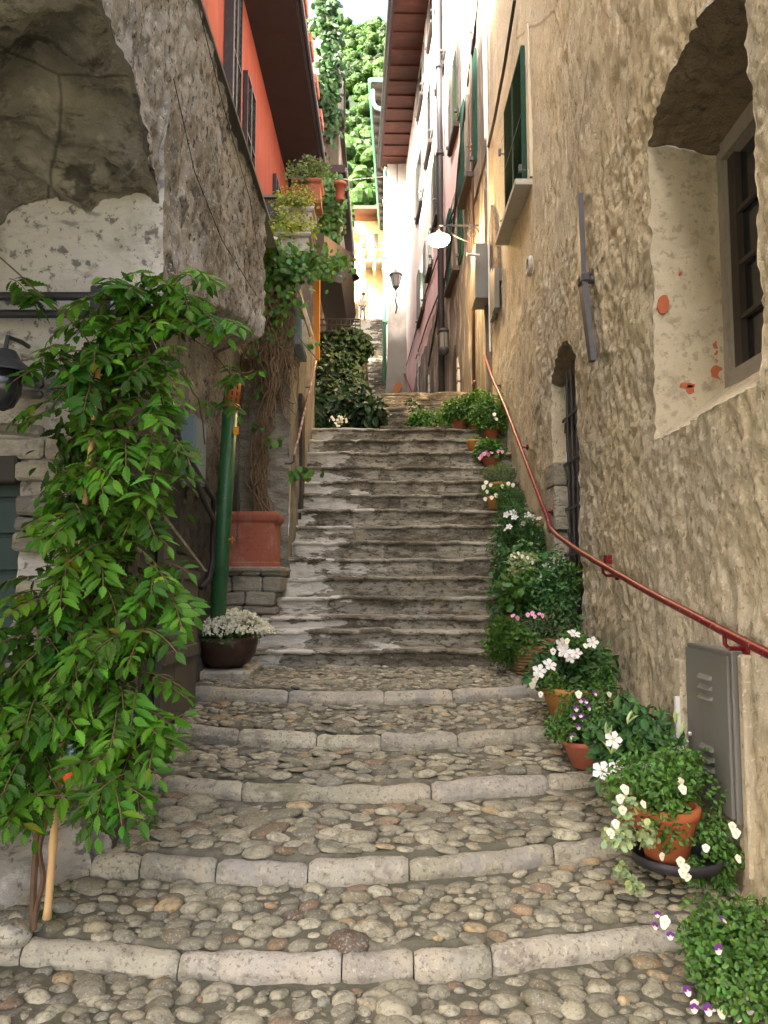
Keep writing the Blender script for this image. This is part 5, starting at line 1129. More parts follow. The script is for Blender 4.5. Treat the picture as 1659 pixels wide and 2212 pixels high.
m = MB(); sq_pot(m, -1.36, 8.33, .152, .54, .56); m.build('pot', M_TERRA, pt)
m = MB(); m.box((-1.58, 8.1, .6), (-1.14, 8.55, .66)); m.build('soil', M_SOIL, pt)
m = MB(); rs = np.random.default_rng(55)
for k in range(26):
    o_ = rs.normal(0, 1, 4); px_tube(m, [(567 + o_[0] * 12, 1112, 8.3), (562 + o_[1] * 9, 1030, 8.35), (566 + o_[2] * 10, 940, 8.4), (582 + o_[3] * 6, 860, 8.45), (588 + o_[0] * 12, 760, 8.55), (592 + o_[1] * 22, 640, 8.6), (600 + o_[2] * 32, 560, 8.6)], rs.uniform(.005, .011), 5, .075)
m.build('vine_trunks', M_DRYVINE, pt)
# dry tangle and ivy over the garden wall
iv = empty('wall_ivy', (-1.4, 8.6, 2.5), 'tangle of brown dry ivy with scattered green leaves on the garden wall', 'ivy')
m = MB()
for k in range(150):
    x = rs.uniform(520, 640); y = rs.uniform(560, 780); p0 = (x, y, 8.58); q0 = rs.normal(0, 18, 3)
    px_tube(m, [p0, (x + q0[0] * .6, y + 30, 8.56 + rs.uniform(-.06, .04)), (x + q0[1], y + 75, 8.58), (x + q0[2], y + rs.uniform(90, 150), 8.6)], rs.uniform(.003, .008), 4, .06)
m.build('dry_stems', M_DRYVINE, iv)
m = MB()
for (x, y, n, sx, sy, Yd) in ((600, 560, 200, 36, 22, 8.45), (640, 560, 140, 34, 18, 8.6), (690, 570, 110, 26, 14, 9.2), (735, 565, 40, 16, 12, 9.6), (560, 610, 90, 26, 22, 8.5), (570, 690, 70, 26, 40, 8.5), (620, 630, 70, 22, 40, 8.5), (660, 1018, 22, 18, 5, 8.2), (600, 950, 14, 10, 5, 8.3), (635, 590, 60, 50, 24, 8.4), (560, 480, 30, 10, 16, 8.4), (680, 745, 6, 12, 6, 9.2), (560, 870, 14, 14, 40, 8.4)):
    P_ = np.array([onY(x + rs.normal(0, sx), y + rs.normal(0, sy), Yd + rs.uniform(-.12, .12)) for _ in range(n)])
    Nn = unit(np.array([0, -1, .3]) + rs.normal(0, .5, (n, 3))); D = unit(np.array([0, -.1, -1]) + rs.normal(0, .6, (n, 3))); l = rs.uniform(.05, .10, n)
    leaves(m, P_, D, Nn, l, l * .85, 'round', tints(n, rs, .35, .8, .15))
m.build('leaves', M_LEAFM, iv)

# ---- stone troughs with plants on top of the garden wall
def potted(name, label, cat, base, group=None): return empty(name, tuple(base), label, cat, group)
for (x, y, w, h, Y, lab, mt) in ((632, 560, .42, .34, 9.0, 'pale stone trough with trailing plants on top of the ivy wall, the lower one', M_STONEP), (643, 500, .40, .33, 9.6, 'pale stone pot of small leafed shrub behind the lower trough', M_STONEP), (662, 437, .42, .36, 10.6, 'big orange terracotta box with a thin feathery shrub against the brown balcony', M_TERRA)):
    b_ = onY(x, y, Y); t = potted('potted_plant', lab, 'potted plant', b_, 'pots on the garden wall'); m = MB(); sq_pot(m, b_[0], b_[1] + w / 2, b_[2], w, h); m.build('pot', mt, t)
    m = MB(); c = np.array([b_[0], b_[1] + w / 2, b_[2] + h])
    for k in range(10):
        d = rdir(1, rs)[0] * (.22, .16, .14); blob(m, c + d + (0, -.05, .14), (.13, .11, .13), 60, .045, .03, rs, 'round', .2, lo=.35, hi=.9, warm=.15)
    blob(m, c + (-.12, -.22, .02), (.24, .12, .14), 150, .05, .035, rs, 'round', .2, lo=.4, hi=.9)
    m.build('foliage', M_LEAFY if Y < 10 else M_LEAFG, t)
    m = MB(); m.box(b_ + (-w * .4, w * .1, h * .8), b_ + (w * .4, w * .9, h * .93)); m.build('soil', M_SOIL, t)
for (x, y, Y, s) in ((655, 470, 9.9, .14), (640, 535, 9.4, .12), (590, 560, 8.9, .13)):
    q = onY(x, y, Y); m = MB(); m.lathe([(.01, 2 * s), (s * .7, 1.8 * s), (s, s), (s * .8, .2 * s), (s * .9, 0)], q, 16, wob=.01)
    tag(m.build('stone_finial', M_STONEP, smooth=True), {655: 'round grey stone finial below the orange terracotta box', 640: 'pale rounded coping stone between the two stone troughs', 590: 'mossy round stone at the left end of the garden wall top'}[x], 'stone')
# hanging ivy on the grey house, lit ivy below
iv2 = empty('hanging_ivy', (-1.4, 24, 14), 'dark curtain of hanging ivy on the upper left house against the sky', 'ivy', ); m = MB()
for (x, y, n, sx, sy) in ((706, 40, 420, 12, 45), (714, 130, 360, 9, 45), (704, 200, 320, 9, 45), (716, 240, 200, 6, 26), (712, 10, 200, 10, 20)):
    P_ = np.array([onY(x + rs.normal(0, sx), y + rs.normal(0, sy), 23.6 + rs.uniform(-.4, .4)) for _ in range(n)]); Nn = unit(np.array([.3, -1, .3]) + rs.normal(0, .5, (n, 3))); D = unit(np.array([0, -.1, -1]) + rs.normal(0, .5, (n, 3))); l = rs.uniform(.14, .26, n)
    leaves(m, P_, D, Nn, l, l * .85, 'round', tints(n, rs, .3, .75, .12))
m.build('leaves', M_LEAFD, iv2)
iv3 = empty('ivy_column', (-1.4, 19, 8), 'column of leafy green ivy catching daylight beyond the garden wall', 'ivy'); m = MB()
for (x, y, n, sx, sy) in ((712, 415, 380, 12, 26), (716, 470, 380, 12, 26), (704, 500, 260, 8, 16), (722, 440, 160, 8, 24)):
    P_ = np.array([onY(x + rs.normal(0, sx), y + rs.normal(0, sy), 19 + rs.uniform(-.5, .5)) for _ in range(n)]); Nn = unit(np.array([.3, -1, .4]) + rs.normal(0, .5, (n, 3))); D = unit(np.array([0, -.1, -1]) + rs.normal(0, .5, (n, 3))); l = rs.uniform(.10, .2, n)
    leaves(m, P_, D, Nn, l, l * .85, 'round', tints(n, rs, .35, .85, .12))
m.build('leaves', M_LEAFM, iv3)
m = MB(); q = onY(735, 402, 18.2); m.lathe([(.09, -.35), (.12, 0), (.15, 0), (.15, .08), (.12, .08)], q, 14); tag(m.build('terracotta_pot', M_TERRA, smooth=True), 'small terracotta pot standing out against the green hill beside the ivy', 'pot')
fbg = []
for k in range(4):
    y = 16.0 + k * 1.5; m = MB(); m.box((-1.80, y, 12.50), (-1.68, y + .75, 12.75), bev=.02); fbg.append(m.build('balcony_planter', M_TERRA))
for k, o in enumerate(fbg): tag(o, 'red terracotta planter hung outside the long dark balcony, ' + ['nearest of the row', 'second from the near end', 'third from the near end', 'farthest of the row'][k], 'planter', 'planters on the balcony')

# ---- bushes beside the upper path
for (lab, items, mt, sd_) in (('dark leafy bush spilling over the terrace wall below the railing', [(735, 750, 15.0, (.60, .5, .36), 1500, .11), (768, 745, 15.1, (.30, .4, .30), 900, .11), (752, 785, 14.9, (.26, .4, .35), 700, .11), (700, 790, 14.6, (.6, .5, .5), 1300, .11), (740, 810, 14.6, (.4, .5, .5), 1000, .11)], M_LEAFD, 1),
                              ('low dark shrubs with big strap leaves at the top of the stairs', [(700, 870, 13.2, (.55, .5, .45), 1500, .12), (760, 885, 12.7, (.40, .45, .32), 1200, .14), (802, 898, 12.5, (.20, .3, .26), 700, .15), (775, 870, 13.0, (.22, .3, .3), 700, .12), (710, 905, 12.4, (.45, .3, .2), 900, .1), (720, 835, 14.0, (.6, .5, .4), 1000, .12), (690, 820, 13.6, (.4, .4, .5), 900, .12)], M_LEAFD, 2)):
    rs = np.random.default_rng(60 + sd_); b_ = onY(items[0][0], items[0][1] + 60, items[0][2]); t = empty('bush', tuple(b_), lab, 'bush'); m = MB()
    for (x, y, Y, rad, n, L) in items: blob(m, onY(x, y, Y), rad, n, L, L * .6, rs, 'leaf', .35, lo=.12, hi=.50, warm=.06, droop=.5)
    m.build('foliage', mt, t); m = MB(); m.tube([b_ + (0, .2, -1.2), b_ + (0, .2, 1.0)], .04, 6); m.build('stem', M_VINEWOOD, t)
wf = MB(); rs = np.random.default_rng(70)
P_ = np.array([onY(730 + rs.normal(0, 10), 907 + rs.normal(0, 7), 12.0) for _ in range(26)]); leaves(wf, P_, rdir(26, rs), np.tile([(0, -1, .3)], (26, 1)), .05, .05, 'round'); tag(wf.build('white_flowers', M_PETALW), 'small white flowers among the dark shrubs at the stair top', 'flowers')

# ================================================================== FLOWERS
def flower_mesh(kind, size):
    m = MB(); n = 5
    if kind == 'star':      # five broad pointed petals
        for k in range(5):
            a = 2 * math.pi * k / 5; D = np.array([math.cos(a), math.sin(a), .15]); s_ = np.array([-math.sin(a), math.cos(a), 0]); up_ = np.array([0, 0, 1])
            pts = [D * .06, D * .34 + s_ * .27, D * .72 + s_ * .42 + up_ * .02, D * 1.04 + s_ * .05 - up_ * .04, D * .74 - s_ * .34 + up_ * .08, D * .34 - s_ * .22]
            m.add(np.array(pts) * size, [(0, 1, 2, 3), (0, 3, 4, 5)], (.5, .5, .5))
        a = np.linspace(0, 2 * np.pi, 8)[:-1]; m.add([(math.cos(t) * .14 * size, math.sin(t) * .14 * size, .03 * size) for t in a] + [(0, 0, -.1 * size)], [(i, (i + 1) % 7, 7) for i in range(7)], (.48, .30, .04))
    else:
        lobes = [(90, .55, .5), (150, .5, .5), (30, .5, .5), (215, .42, .42), (-35, .42, .42), (-90, .5, .6)]
        for k, (dg, d, r) in enumerate(lobes):
            a = R(dg); c = np.array([math.cos(a) * d, math.sin(a) * d, .03 * (k % 2) + .02 * math.sin(a)]); q = np.linspace(0, 2 * np.pi, 8)[:-1]
            up_col = {'viola': (.09, .025, .15) if k < 3 else (.42, .36, .55), 'violaw': (.50, .50, .42), 'pansy': (.5, .5, .46) if k < 5 else (.5, .5, .46), 'pink': (.50, .25, .36)}[kind]
            if kind == 'viola' and k == 5: up_col = (.52, .48, .40)
            m.add([(c + (math.cos(t) * r, math.sin(t) * r, 0)) * size * (1, 1, 1) for t in q], [tuple(range(7))], up_col)
        q = np.linspace(0, 2 * np.pi, 7)[:-1]; cc = {'viola': (.55, .38, .02), 'violaw': (.5, .36, .05), 'pansy': (.03, .02, .05), 'pink': (.4, .06, .18)}[kind]
        m.add([(math.cos(t) * .2 * size, math.sin(t) * .2 * size, .07 * size) for t in q], [tuple(range(6))], cc)
    return m.mesh(kind + '_bloom')
def pmat(): return M_FLOWER
M_FLOWER = leafmat('flower_petals', (.84, .84, .84), trans=.25, rough=.55, spec=.2, tcol=(.8, .8, .8))
FM = {'star': flower_mesh('star', .050), 'viola': flower_mesh('viola', .019), 'violaw': flower_mesh('violaw', .019), 'pansy': flower_mesh('pansy', .022), 'pink': flower_mesh('pink', .017)}
for k_ in FM.values(): k_.materials.append(M_FLOWER)
def bloom(parent, kind, pos, face=(-.25, -1, .35), s=1.0, rs=None):
    o = bpy.data.objects.new('flower', FM[kind]); COL.objects.link(o); o.parent = parent
    off = Vector((0, 0, 0)); p = parent
    while p is not None: off += p.location; p = p.parent
    o.location = Vector(tuple(pos)) - off; f = Vector(face)
    if rs is not None: f = f.normalized() + Vector(tuple(rs.normal(0, .35, 3)))
    q = f.to_track_quat('Z', 'Y'); o.rotation_mode = 'QUATERNION'; o.rotation_quaternion = q; o.scale = (s, s, s); return o
def blooms_px(parent, kind, pts, Y, rs, s=1.0):
    for (x, y) in pts: bloom(parent, kind, onY(x, y, Y + rs.uniform(-.04, .04)), rs=rs, s=s * rs.uniform(.85, 1.15))
def round_pot(parent, cx, cy, z0, r, h, mt, rim=True, name='pot', ribs=0):
    m = MB(); pr = [(r * .02, z0), (r * .62, z0), (r * .92, z0 + h * .78)]
    pr += [(r * .94, z0 + h * .80), (r * 1.03, z0 + h * .82), (r * 1.04, z0 + h * .97), (r * 1.0, z0 + h), (r * .88, z0 + h), (r * .85, z0 + h * .85)] if rim else [(r, z0 + h), (r * .9, z0 + h), (r * .88, z0 + h * .85)]
    m.lathe(pr, (cx, cy, 0), 32)
    if ribs:
        V = m.v[0]; a = np.arctan2(V[:, 1] - cy, V[:, 0] - cx); k = 1 + .012 * np.sign(np.sin(a * ribs)); V[:, 0] = cx + (V[:, 0] - cx) * k; V[:, 1] = cy + (V[:, 1] - cy) * k
        for i in range(5): z = z0 + h * (.1 + .13 * i); m.tube([(cx + (r * (.64 + .30 * (z - z0) / h / .8)) * math.cos(t), cy + (r * (.64 + .30 * (z - z0) / h / .8)) * math.sin(t), z) for t in np.linspace(0, 2 * np.pi, 33)], .0035, 5, cap=False)
    o = m.build(name, mt, parent, smooth=True)
    m = MB(); m.lathe([(.001, z0 + h * .9), (r * .88, z0 + h * .9)], (cx, cy, 0), 20); m.build('soil', M_SOIL, parent); return o
def mound(m, cx, cy, z, r, h, n, L, Wd, rs, kind='round', lo=.28, hi=.8, k=9, warm=.1, droop=.0):
    """cushion of leaves made of small clumps"""
    for i in range(k):
        a = rs.uniform(0, 6.28); q = r * math.sqrt(rs.uniform(0, 1)) * .75; c = (cx + q * math.cos(a), cy + q * math.sin(a), z + h * (1 - (q / r) ** 2) * rs.uniform(.4, .95))
        blob(m, c, (r * .42, r * .42, h * .38), n // k, L, Wd, rs, kind, .3, lo=lo, hi=hi, warm=warm, droop=droop)
    for i in range(int(k * 1.6)):      # loose sprigs reaching out of the cushion
        a = rs.uniform(0, 6.28); q = r * rs.uniform(.3, .9); d = unit(np.array([math.cos(a), math.sin(a), rs.uniform(.2, 1.4)])); p = np.array([cx + q * .8 * math.cos(a), cy + q * .8 * math.sin(a), z + h * (.9 - .6 * (q / r) ** 2)])
        ln = r * rs.uniform(.3, .65); nn_ = 7; tt_ = np.linspace(.2, 1, nn_)[:, None]; P_ = p + d * ln * tt_ + np.array([0, 0, -.35]) * ln * tt_ ** 2
        m.tube(np.vstack([p, P_]), .0018, 3, np.array((.3, .32, .3)), cap=False); sd_ = unit(rdir(nn_, rs) + d * .4); leaves(m, P_, sd_, rdir(nn_, rs) + (0, 0, .6), L * .9, Wd * .9, kind, tints(nn_, rs, lo, hi, warm))

def P0(x, y, X): return onX(x, y, X)
# a. violas spilling at the bottom right corner
rs = np.random.default_rng(201); c = onZ(1610, 2090, -1.45); t = empty('viola_plant', (1.45, 3.15, -1.6), 'mound of purple and white violas at the foot of the lowest right wall corner', 'flowering plant')
m = MB()
for (x, y, Y, rad, n) in ((1570, 1990, 3.30, (.17, .13, .09), 700), (1640, 2010, 3.25, (.16, .13, .11), 600), (1530, 2040, 3.15, (.12, .12, .09), 450), (1600, 2070, 3.1, (.19, .14, .12), 900), (1655, 2090, 3.05, (.14, .12, .13), 600), (1545, 2110, 3.0, (.09, .1, .09), 360), (1610, 2140, 2.95, (.14, .12, .1), 600), (1690, 2120, 3.0, (.14, .12, .14), 400)):
    blob(m, onY(x, y, Y), rad, n, .026, .017, rs, 'round', .25, lo=.28, hi=.95)
m.build('foliage', M_LEAFM, t)
round_pot(t, 1.52, 3.12, -1.62, .17, .12, M_BOWL, rim=False)
blooms_px(t, 'viola', [(1448, 2021), (1552, 2050), (1618, 2110), (1640, 2150), (1612, 2150), (1500, 2178), (1595, 2195), (1650, 2186), (1530, 2180), (1575, 2185), (1632, 2195), (1655, 2160), (1485, 2140), (1560, 1985), (1620, 2180)], 2.93, rs, .95)
blooms_px(t, 'violaw', [(1436, 1992), (1540, 2170), (1500, 2170), (1655, 2140), (1560, 2188)], 2.98, rs, 1.1); blooms_px(t, 'viola', [(1420, 1975), (1415, 2000)], 3.2, rs, .8)
# b. terracotta pot in a saucer
rs = np.random.default_rng(202); cx, cy, z0 = 1.35, 3.93, -1.335
t = empty('potted_plant', (cx, cy, z0), 'terracotta pot on a black saucer with white violas and variegated ivy under the grey cabinet', 'potted plant', 'flower pots along the right wall')
m = MB(); m.lathe([(.01, z0), (.20, z0), (.215, z0 + .05), (.205, z0 + .05), (.195, z0 + .012), (.01, z0 + .012)], (cx + .05, cy, 0), 36); m.build('saucer', M_BLACKPIPE, t, smooth=True)
round_pot(t, cx, cy, z0 + .012, .155, .26, M_TERRAB, ribs=0)
m = MB(); mound(m, cx, cy, z0 + .24, .29, .28, 2600, .028, .017, rs, lo=.35, hi=1.0, k=16)
for (x, y, rr) in ((1540, 1800, .10), (1570, 1850, .08), (1500, 1880, .07), (1560, 1900, .05), (1440, 1780, .12)): blob(m, onY(x, y, 3.85), (rr, rr, rr), 260, .028, .016, rs, 'leaf', .2, lo=.35, hi=1.0, droop=.4)
m.build('foliage', M_LEAFM, t)
m = MB()
for (x, y, n, rr) in ((1345, 1800, 90, .07), (1400, 1800, 60, .06), (1320, 1810, 30, .04), (1355, 1740, 50, .05), (1345, 1880, 40, .03), (1365, 1905, 30, .025), (1385, 1920, 16, .02)): blob(m, onY(x, y, 3.72), (rr, rr * .7, rr), n, .032, .028, rs, 'round', .1, lo=.3, hi=.6, droop=.3)
m.build('ivy_leaves', M_LEAFVAR, t)
blooms_px(t, 'violaw', [(1340, 1725), (1350, 1705), (1470, 1690), (1475, 1705), (1345, 1750), (1390, 1737), (1582, 1785), (1590, 1800), (1595, 1855), (1470, 1862), (1482, 1875), (1485, 1895), (1430, 1850), (1320, 1800), (1330, 1780), (1475, 1885), (1525, 1832)], 3.68, rs, 1.12)
# c. big white star flowers behind it
rs = np.random.default_rng(203); cx, cy, z0 = 1.38, 4.42, -1.30
t = empty('potted_plant', (cx, cy, z0), 'white trumpet flowered plant with glossy leaves left of the grey cabinet', 'potted plant', 'flower pots along the right wall')
round_pot(t, cx, cy, z0, .15, .26, M_TERRA); m = MB(); mound(m, cx, cy, z0 + .24, .25, .34, 900, .075, .038, rs, 'leaf', k=12, lo=.4, hi=1.3); m.build('foliage', M_LEAFD, t)
m = MB(); blob(m, onY(1425, 1590, 4.75), (.19, .12, .14), 1100, .02, .007, rs, 'leaf', .2, lo=.4, hi=1.0); m.build('herb_foliage', M_LEAFM, t)
blooms_px(t, 'star', [(1335, 1663), (1437, 1643), (1325, 1598), (1390, 1665), (1300, 1665)], 4.15, rs, 1.05); blooms_px(t, 'star', [(1465, 1602)], 4.3, rs, .9)
for (x, y) in ((1355, 1565), (1460, 1565), (1320, 1630), (1465, 1655), (1470, 1590), (1310, 1590)):
    q = onY(x, y, 4.2); m = MB(); leaves(m, [q] * 3, unit(np.array([.0, 0, 1]) + rs.normal(0, .3, (3, 3))), rdir(3, rs), .08, .016, 'leaf', tints(3, rs, .5, .7)); m.build('bud', M_LEAFVAR, t)
# d. purple violas
rs = np.random.default_rng(204); cx, cy, z0 = 1.26, 5.05, -1.14
t = empty('potted_plant', (cx, cy, z0), 'terracotta bowl of purple and white violas with trailing stems above the big white trumpet flowers', 'potted plant', 'flower pots along the right wall')
round_pot(t, cx, cy, z0, .15, .16, M_TERRA); m = MB(); mound(m, cx - .02, cy, z0 + .14, .24, .24, 1900, .028, .018, rs, k=12, lo=.3, hi=.95); blob(m, onY(1290, 1510, 5.2), (.22, .15, .12), 600, .03, .016, rs, 'leaf', .2); blob(m, onY(1250, 1530, 5.1), (.12, .1, .14), 300, .03, .012, rs, 'leaf', .2)
m.build('foliage', M_LEAFM, t)
blooms_px(t, 'viola', [(1245, 1530), (1255, 1545), (1265, 1515), (1272, 1528), (1240, 1548), (1262, 1555), (1255, 1512), (1250, 1570), (1236, 1590), (1285, 1497)], 4.92, rs, .98); blooms_px(t, 'violaw', [(1250, 1500), (1316, 1500)], 4.95, rs, 1.1); blooms_px(t, 'pansy', [(1168, 1500)], 5.1, rs)
m = MB(); blob(m, onY(1310, 1590, 4.85), (.08, .07, .06), 120, .02, .014, rs); m.build('trailing_foliage', M_LEAFG, t)
round_pot(empty('potted_plant', (1.58, 5.25, -1.1), 'small clay pot half hidden behind the purple violas by the wall', 'potted plant', 'flower pots along the right wall'), 1.56, 5.2, -1.12, .11, .2, M_TERRA)
# e. white star flowers in ochre pot
rs = np.random.default_rng(205); cx, cy, z0 = 1.34, 5.72, -.975
t = empty('potted_plant', (cx, cy, z0), 'ochre rimmed wide pot of white trumpet flowers and pansies above the purple violas', 'potted plant', 'flower pots along the right wall')
round_pot(t, cx, cy, z0, .235, .24, M_OCHREPOT); m = MB(); mound(m, cx, cy - .03, z0 + .22, .30, .30, 900, .075, .038, rs, 'leaf', k=12, lo=.4, hi=1.4); m.build('foliage', M_LEAFD, t)
m = MB()
for (x, y, rr, n) in ((1290, 1440, .11, 300), (1300, 1475, .08, 180), (1190, 1470, .10, 260), (1240, 1385, .09, 160), (1215, 1495, .07, 120)): blob(m, onY(x, y, 5.6), (rr, rr, rr), n, .032, .017, rs, 'leaf', .2, lo=.4, hi=1.0)
m.build('small_leaves', M_LEAFM, t)
blooms_px(t, 'star', [(1187, 1437), (1233, 1420), (1220, 1408), (1245, 1412), (1215, 1393), (1280, 1388), (1165, 1450), (1240, 1370)], 5.42, rs, .95); blooms_px(t, 'pansy', [(1195, 1407), (1212, 1411)], 5.4, rs, 1.1)
blooms_px(t, 'violaw', [(1160, 1462), (1150, 1480), (1155, 1470), (1225, 1385), (1265, 1395)], 5.4, rs, 1.2)
# f. basket
rs = np.random.default_rng(206); cx, cy, z0 = 1.27, 6.98, -.80
t = empty('potted_plant', (cx, cy, z0), 'wicker basket of thyme and pink striped flowers beside the first stair', 'potted plant', 'flower pots along the right wall')
round_pot(t, cx, cy, z0, .20, .26, M_WICKER, rim=False, name='basket'); m = MB()
for k in range(9): m.tube([(cx + .2 * (.70 + .3 * k / 9) * math.cos(s_), cy + .2 * (.70 + .3 * k / 9) * math.sin(s_), z0 + .02 + k * .027) for s_ in np.linspace(0, 6.29, 30)], .009, 5, cap=False)
m.build('wicker_bands', M_WICKER, t)
m = MB(); mound(m, cx + .12, cy + .1, z0 + .26, .34, .26, 1700, .035, .010, rs, 'leaf', k=12, lo=.35, hi=.9); m.build('thyme', M_LEAFG, t)
m = MB(); mound(m, cx - .15, cy, z0 + .14, .26, .30, 900, .04, .034, rs, 'round', k=9, lo=.4, hi=.95); blob(m, onY(1095, 1385, 6.9), (.16, .16, .22), 1400, .05, .006, rs, 'leaf', .1, lo=.3, hi=.8); blob(m, onY(1075, 1405, 7.0), (.14, .12, .1), 500, .05, .006, rs, 'leaf', .1, lo=.3, hi=.8); m.build('foliage', M_LEAFM, t)
blooms_px(t, 'pink', [(1140, 1328), (1155, 1332), (1165, 1326), (1118, 1335), (1108, 1330), (1172, 1330), (1150, 1325)], 6.5, rs, 1.15)
# g. mixed large group
rs = np.random.default_rng(207); cx, cy, z0 = 1.35, 7.6, -.62
t = empty('potted_plant', (cx, cy, z0), 'tall mixed tub of white trumpet flowers and variegated leaves against the doorway', 'potted plant', 'flower pots along the right wall')
round_pot(t, cx, cy, z0, .20, .32, M_TERRA); m = MB(); mound(m, cx, cy, z0 + .22, .36, .75, 1500, .07, .045, rs, 'leaf', k=16, lo=.5, hi=1.7); mound(m, cx + .1, cy, z0 + .1, .33, .5, 1500, .045, .02, rs, 'leaf', k=12, lo=.4, hi=1.6); m.build('foliage', M_LEAFD, t)
m = MB(); blob(m, onY(1130, 1215, 7.35), (.15, .12, .10), 420, .035, .028, rs, 'round', .2, lo=.25, hi=.55); blob(m, onY(1120, 1240, 7.3), (.1, .1, .08), 160, .035, .028, rs, 'round', .2, lo=.25, hi=.5); m.build('variegated_leaves', M_LEAFVAR, t)
m = MB(); blob(m, onY(1115, 1285, 7.2), (.13, .12, .16), 150, .085, .075, rs, 'round', .2, lo=.3, hi=.8); blob(m, onY(1225, 1250, 7.3), (.16, .12, .16), 350, .06, .03, rs, 'leaf', .2, lo=.3, hi=.9); blob(m, onY(1130, 1260, 7.2), (.13, .12, .16), 350, .035, .03, rs, 'round', .2, lo=.3, hi=.9); m.build('broad_leaves', M_LEAFM, t)
t2 = empty('potted_plant', (1.52, 7.12, -.79), 'tall dark leafy shrub filling the corner by the door edge behind the thyme basket', 'potted plant', 'flower pots along the right wall'); round_pot(t2, 1.52, 7.12, -.79, .17, .3, M_TERRA); m = MB(); mound(m, 1.50, 7.12, -.52, .22, .72, 1700, .05, .026, rs, 'leaf', k=18, lo=.5, hi=1.9); m.build('foliage', M_LEAFD, t2)
blooms_px(t, 'star', [(1170, 1243), (1180, 1225), (1195, 1235), (1213, 1216), (1195, 1210), (1178, 1240), (1110, 1308)], 7.2, rs, .85); blooms_px(t, 'violaw', [(1105, 1200), (1112, 1203), (1128, 1202), (1140, 1205), (1150, 1215), (1178, 1285), (1185, 1290), (1120, 1195)], 7.2, rs, 1.0)
# h..l small pots on the steps
def step_z(y): return [z for (yy, z) in TOPS if yy <= y + 1e-6][-1]
rs = np.random.default_rng(208)
def small_pot(cx, cy, lab, pr, phh, pmat_, fr, fh, mt, n, L, Wd, kind, fl=None, flp=(), fY=0, lo=.35, hi=1.0, fs=1.0, ball=False, dz=0):
    z0 = step_z(cy) + .004 + dz; t = empty('potted_plant', (cx, cy, z0), lab, 'potted plant', 'flower pots along the right wall')
    round_pot(t, cx, cy, z0, pr, phh, pmat_); m = MB()
    if ball: blob(m, (cx, cy, z0 + phh + fh * .5), (fr, fr, fh * .6), n, L, Wd, rs, kind, .5, lo=lo, hi=hi)
    else: mound(m, cx, cy, z0 + phh * .8, fr, fh, n, L, Wd, rs, kind, lo=lo, hi=hi, k=10)
    m.build('foliage', mt, t)
    if fl: blooms_px(t, fl, flp, fY, rs, fs)
    return t
small_pot(1.46, 8.62, 'brown pot of dark feathery foliage and white star flowers at the handrail bend', .16, .20, M_TERRA, .30, .62, M_LEAFD, 2600, .06, .012, 'leaf', 'star', [(1100, 1138), (1094, 1112), (1112, 1118), (1130, 1128), (1140, 1113), (1150, 1118), (1108, 1108), (1095, 1142), (1165, 1120)], 8.4, fs=.8, lo=.5, hi=1.9)
small_pot(1.50, 9.38, 'dense dark green round herb in a small pot just above the white star flowers', .12, .15, M_TERRA, .16, .28, M_LEAFD, 1500, .04, .009, 'leaf', lo=.6, hi=1.9, ball=True)
small_pot(1.36, 9.66, 'ochre pot ringed with white violas near the middle of the stairs edge', .12, .15, M_OCHREPOT, .19, .18, M_LEAFM, 700, .035, .02, 'leaf', 'violaw', [(1045, 1052), (1050, 1042), (1060, 1048), (1048, 1078), (1062, 1075), (1072, 1070), (1090, 1068), (1085, 1050), (1098, 1045), (1108, 1048), (1052, 1062)], 9.45, fs=1.6)
small_pot(1.45, 9.98, 'ochre pot holding a pale green ball shaped herb', .13, .15, M_OCHREPOT, .20, .22, M_LEAFG, 1800, .035, .007, 'leaf', lo=.4, hi=1.0, ball=True)
small_pot(1.42, 10.50, 'pot of pale pink geraniums with dark leaves above the ball shaped herb', .12, .14, M_TERRA, .22, .26, M_LEAFM, 900, .045, .035, 'round', 'pink', [(1046, 980), (1050, 974), (1055, 982), (1062, 977), (1040, 985), (1080, 970), (1085, 976), (1076, 975), (1036, 990), (1058, 972)], 10.3, fs=1.7)
small_pot(1.24, 10.80, 'pale ochre cylinder pot with dried plant near the stair top', .11, .17, M_OCHREPOT, .10, .12, M_LEAFVAR, 250, .03, .01, 'leaf', lo=.2, hi=.4)
t = small_pot(1.50, 11.02, 'square terracotta box with leafy shrub at the foot of the handrail top', .12, .17, M_TERRAB, .3, .55, M_LEAFM, 1800, .06, .03, 'leaf', 'violaw', [(1068, 895), (1072, 905)], 10.6, fs=1.6)
for (cx, cy, lab, r, h) in ((1.12, 11.65, 'leafy green shrub on the right at the top of the stairs', .30, .40), (.62, 12.4, 'low green shrub in a clay pot left of the leafy shrub at the stair top', .26, .34), (1.38, 11.6, 'bushy green plant hard against the wall under the end of the red handrail', .24, .48)):
    z0 = 2.2; t = empty('potted_plant', (cx, cy, z0), lab, 'potted plant', 'flower pots along the right wall'); round_pot(t, cx, cy, z0, .14, .2, M_TERRA); m = MB(); mound(m, cx, cy, z0 + .12, r, h, 1600, .065, .035, rs, 'leaf', k=14, lo=.35, hi=1.0, droop=.3); m.build('foliage', M_LEAFM, t)
for (x, y, Y, lab) in ((893, 880, 15.0, 'small round grey stone pot on the upper path, lowest of three'), (888, 893, 14.0, 'small round grey stone pot on the upper path, the middle one'), (898, 905, 13.2, 'small round pale pot beside the low shrub on the upper path')):
    q = onY(x, y, Y); t = empty('potted_plant', tuple(q), lab, 'potted plant', 'small pots on the upper path'); round_pot(t, q[0], q[1], q[2] - .1, .12, .2, M_STONEP); m = MB(); blob(m, q + (0, 0, .16), (.12, .12, .09), 150, .05, .03, rs, 'leaf'); m.build('foliage', M_LEAFD, t)
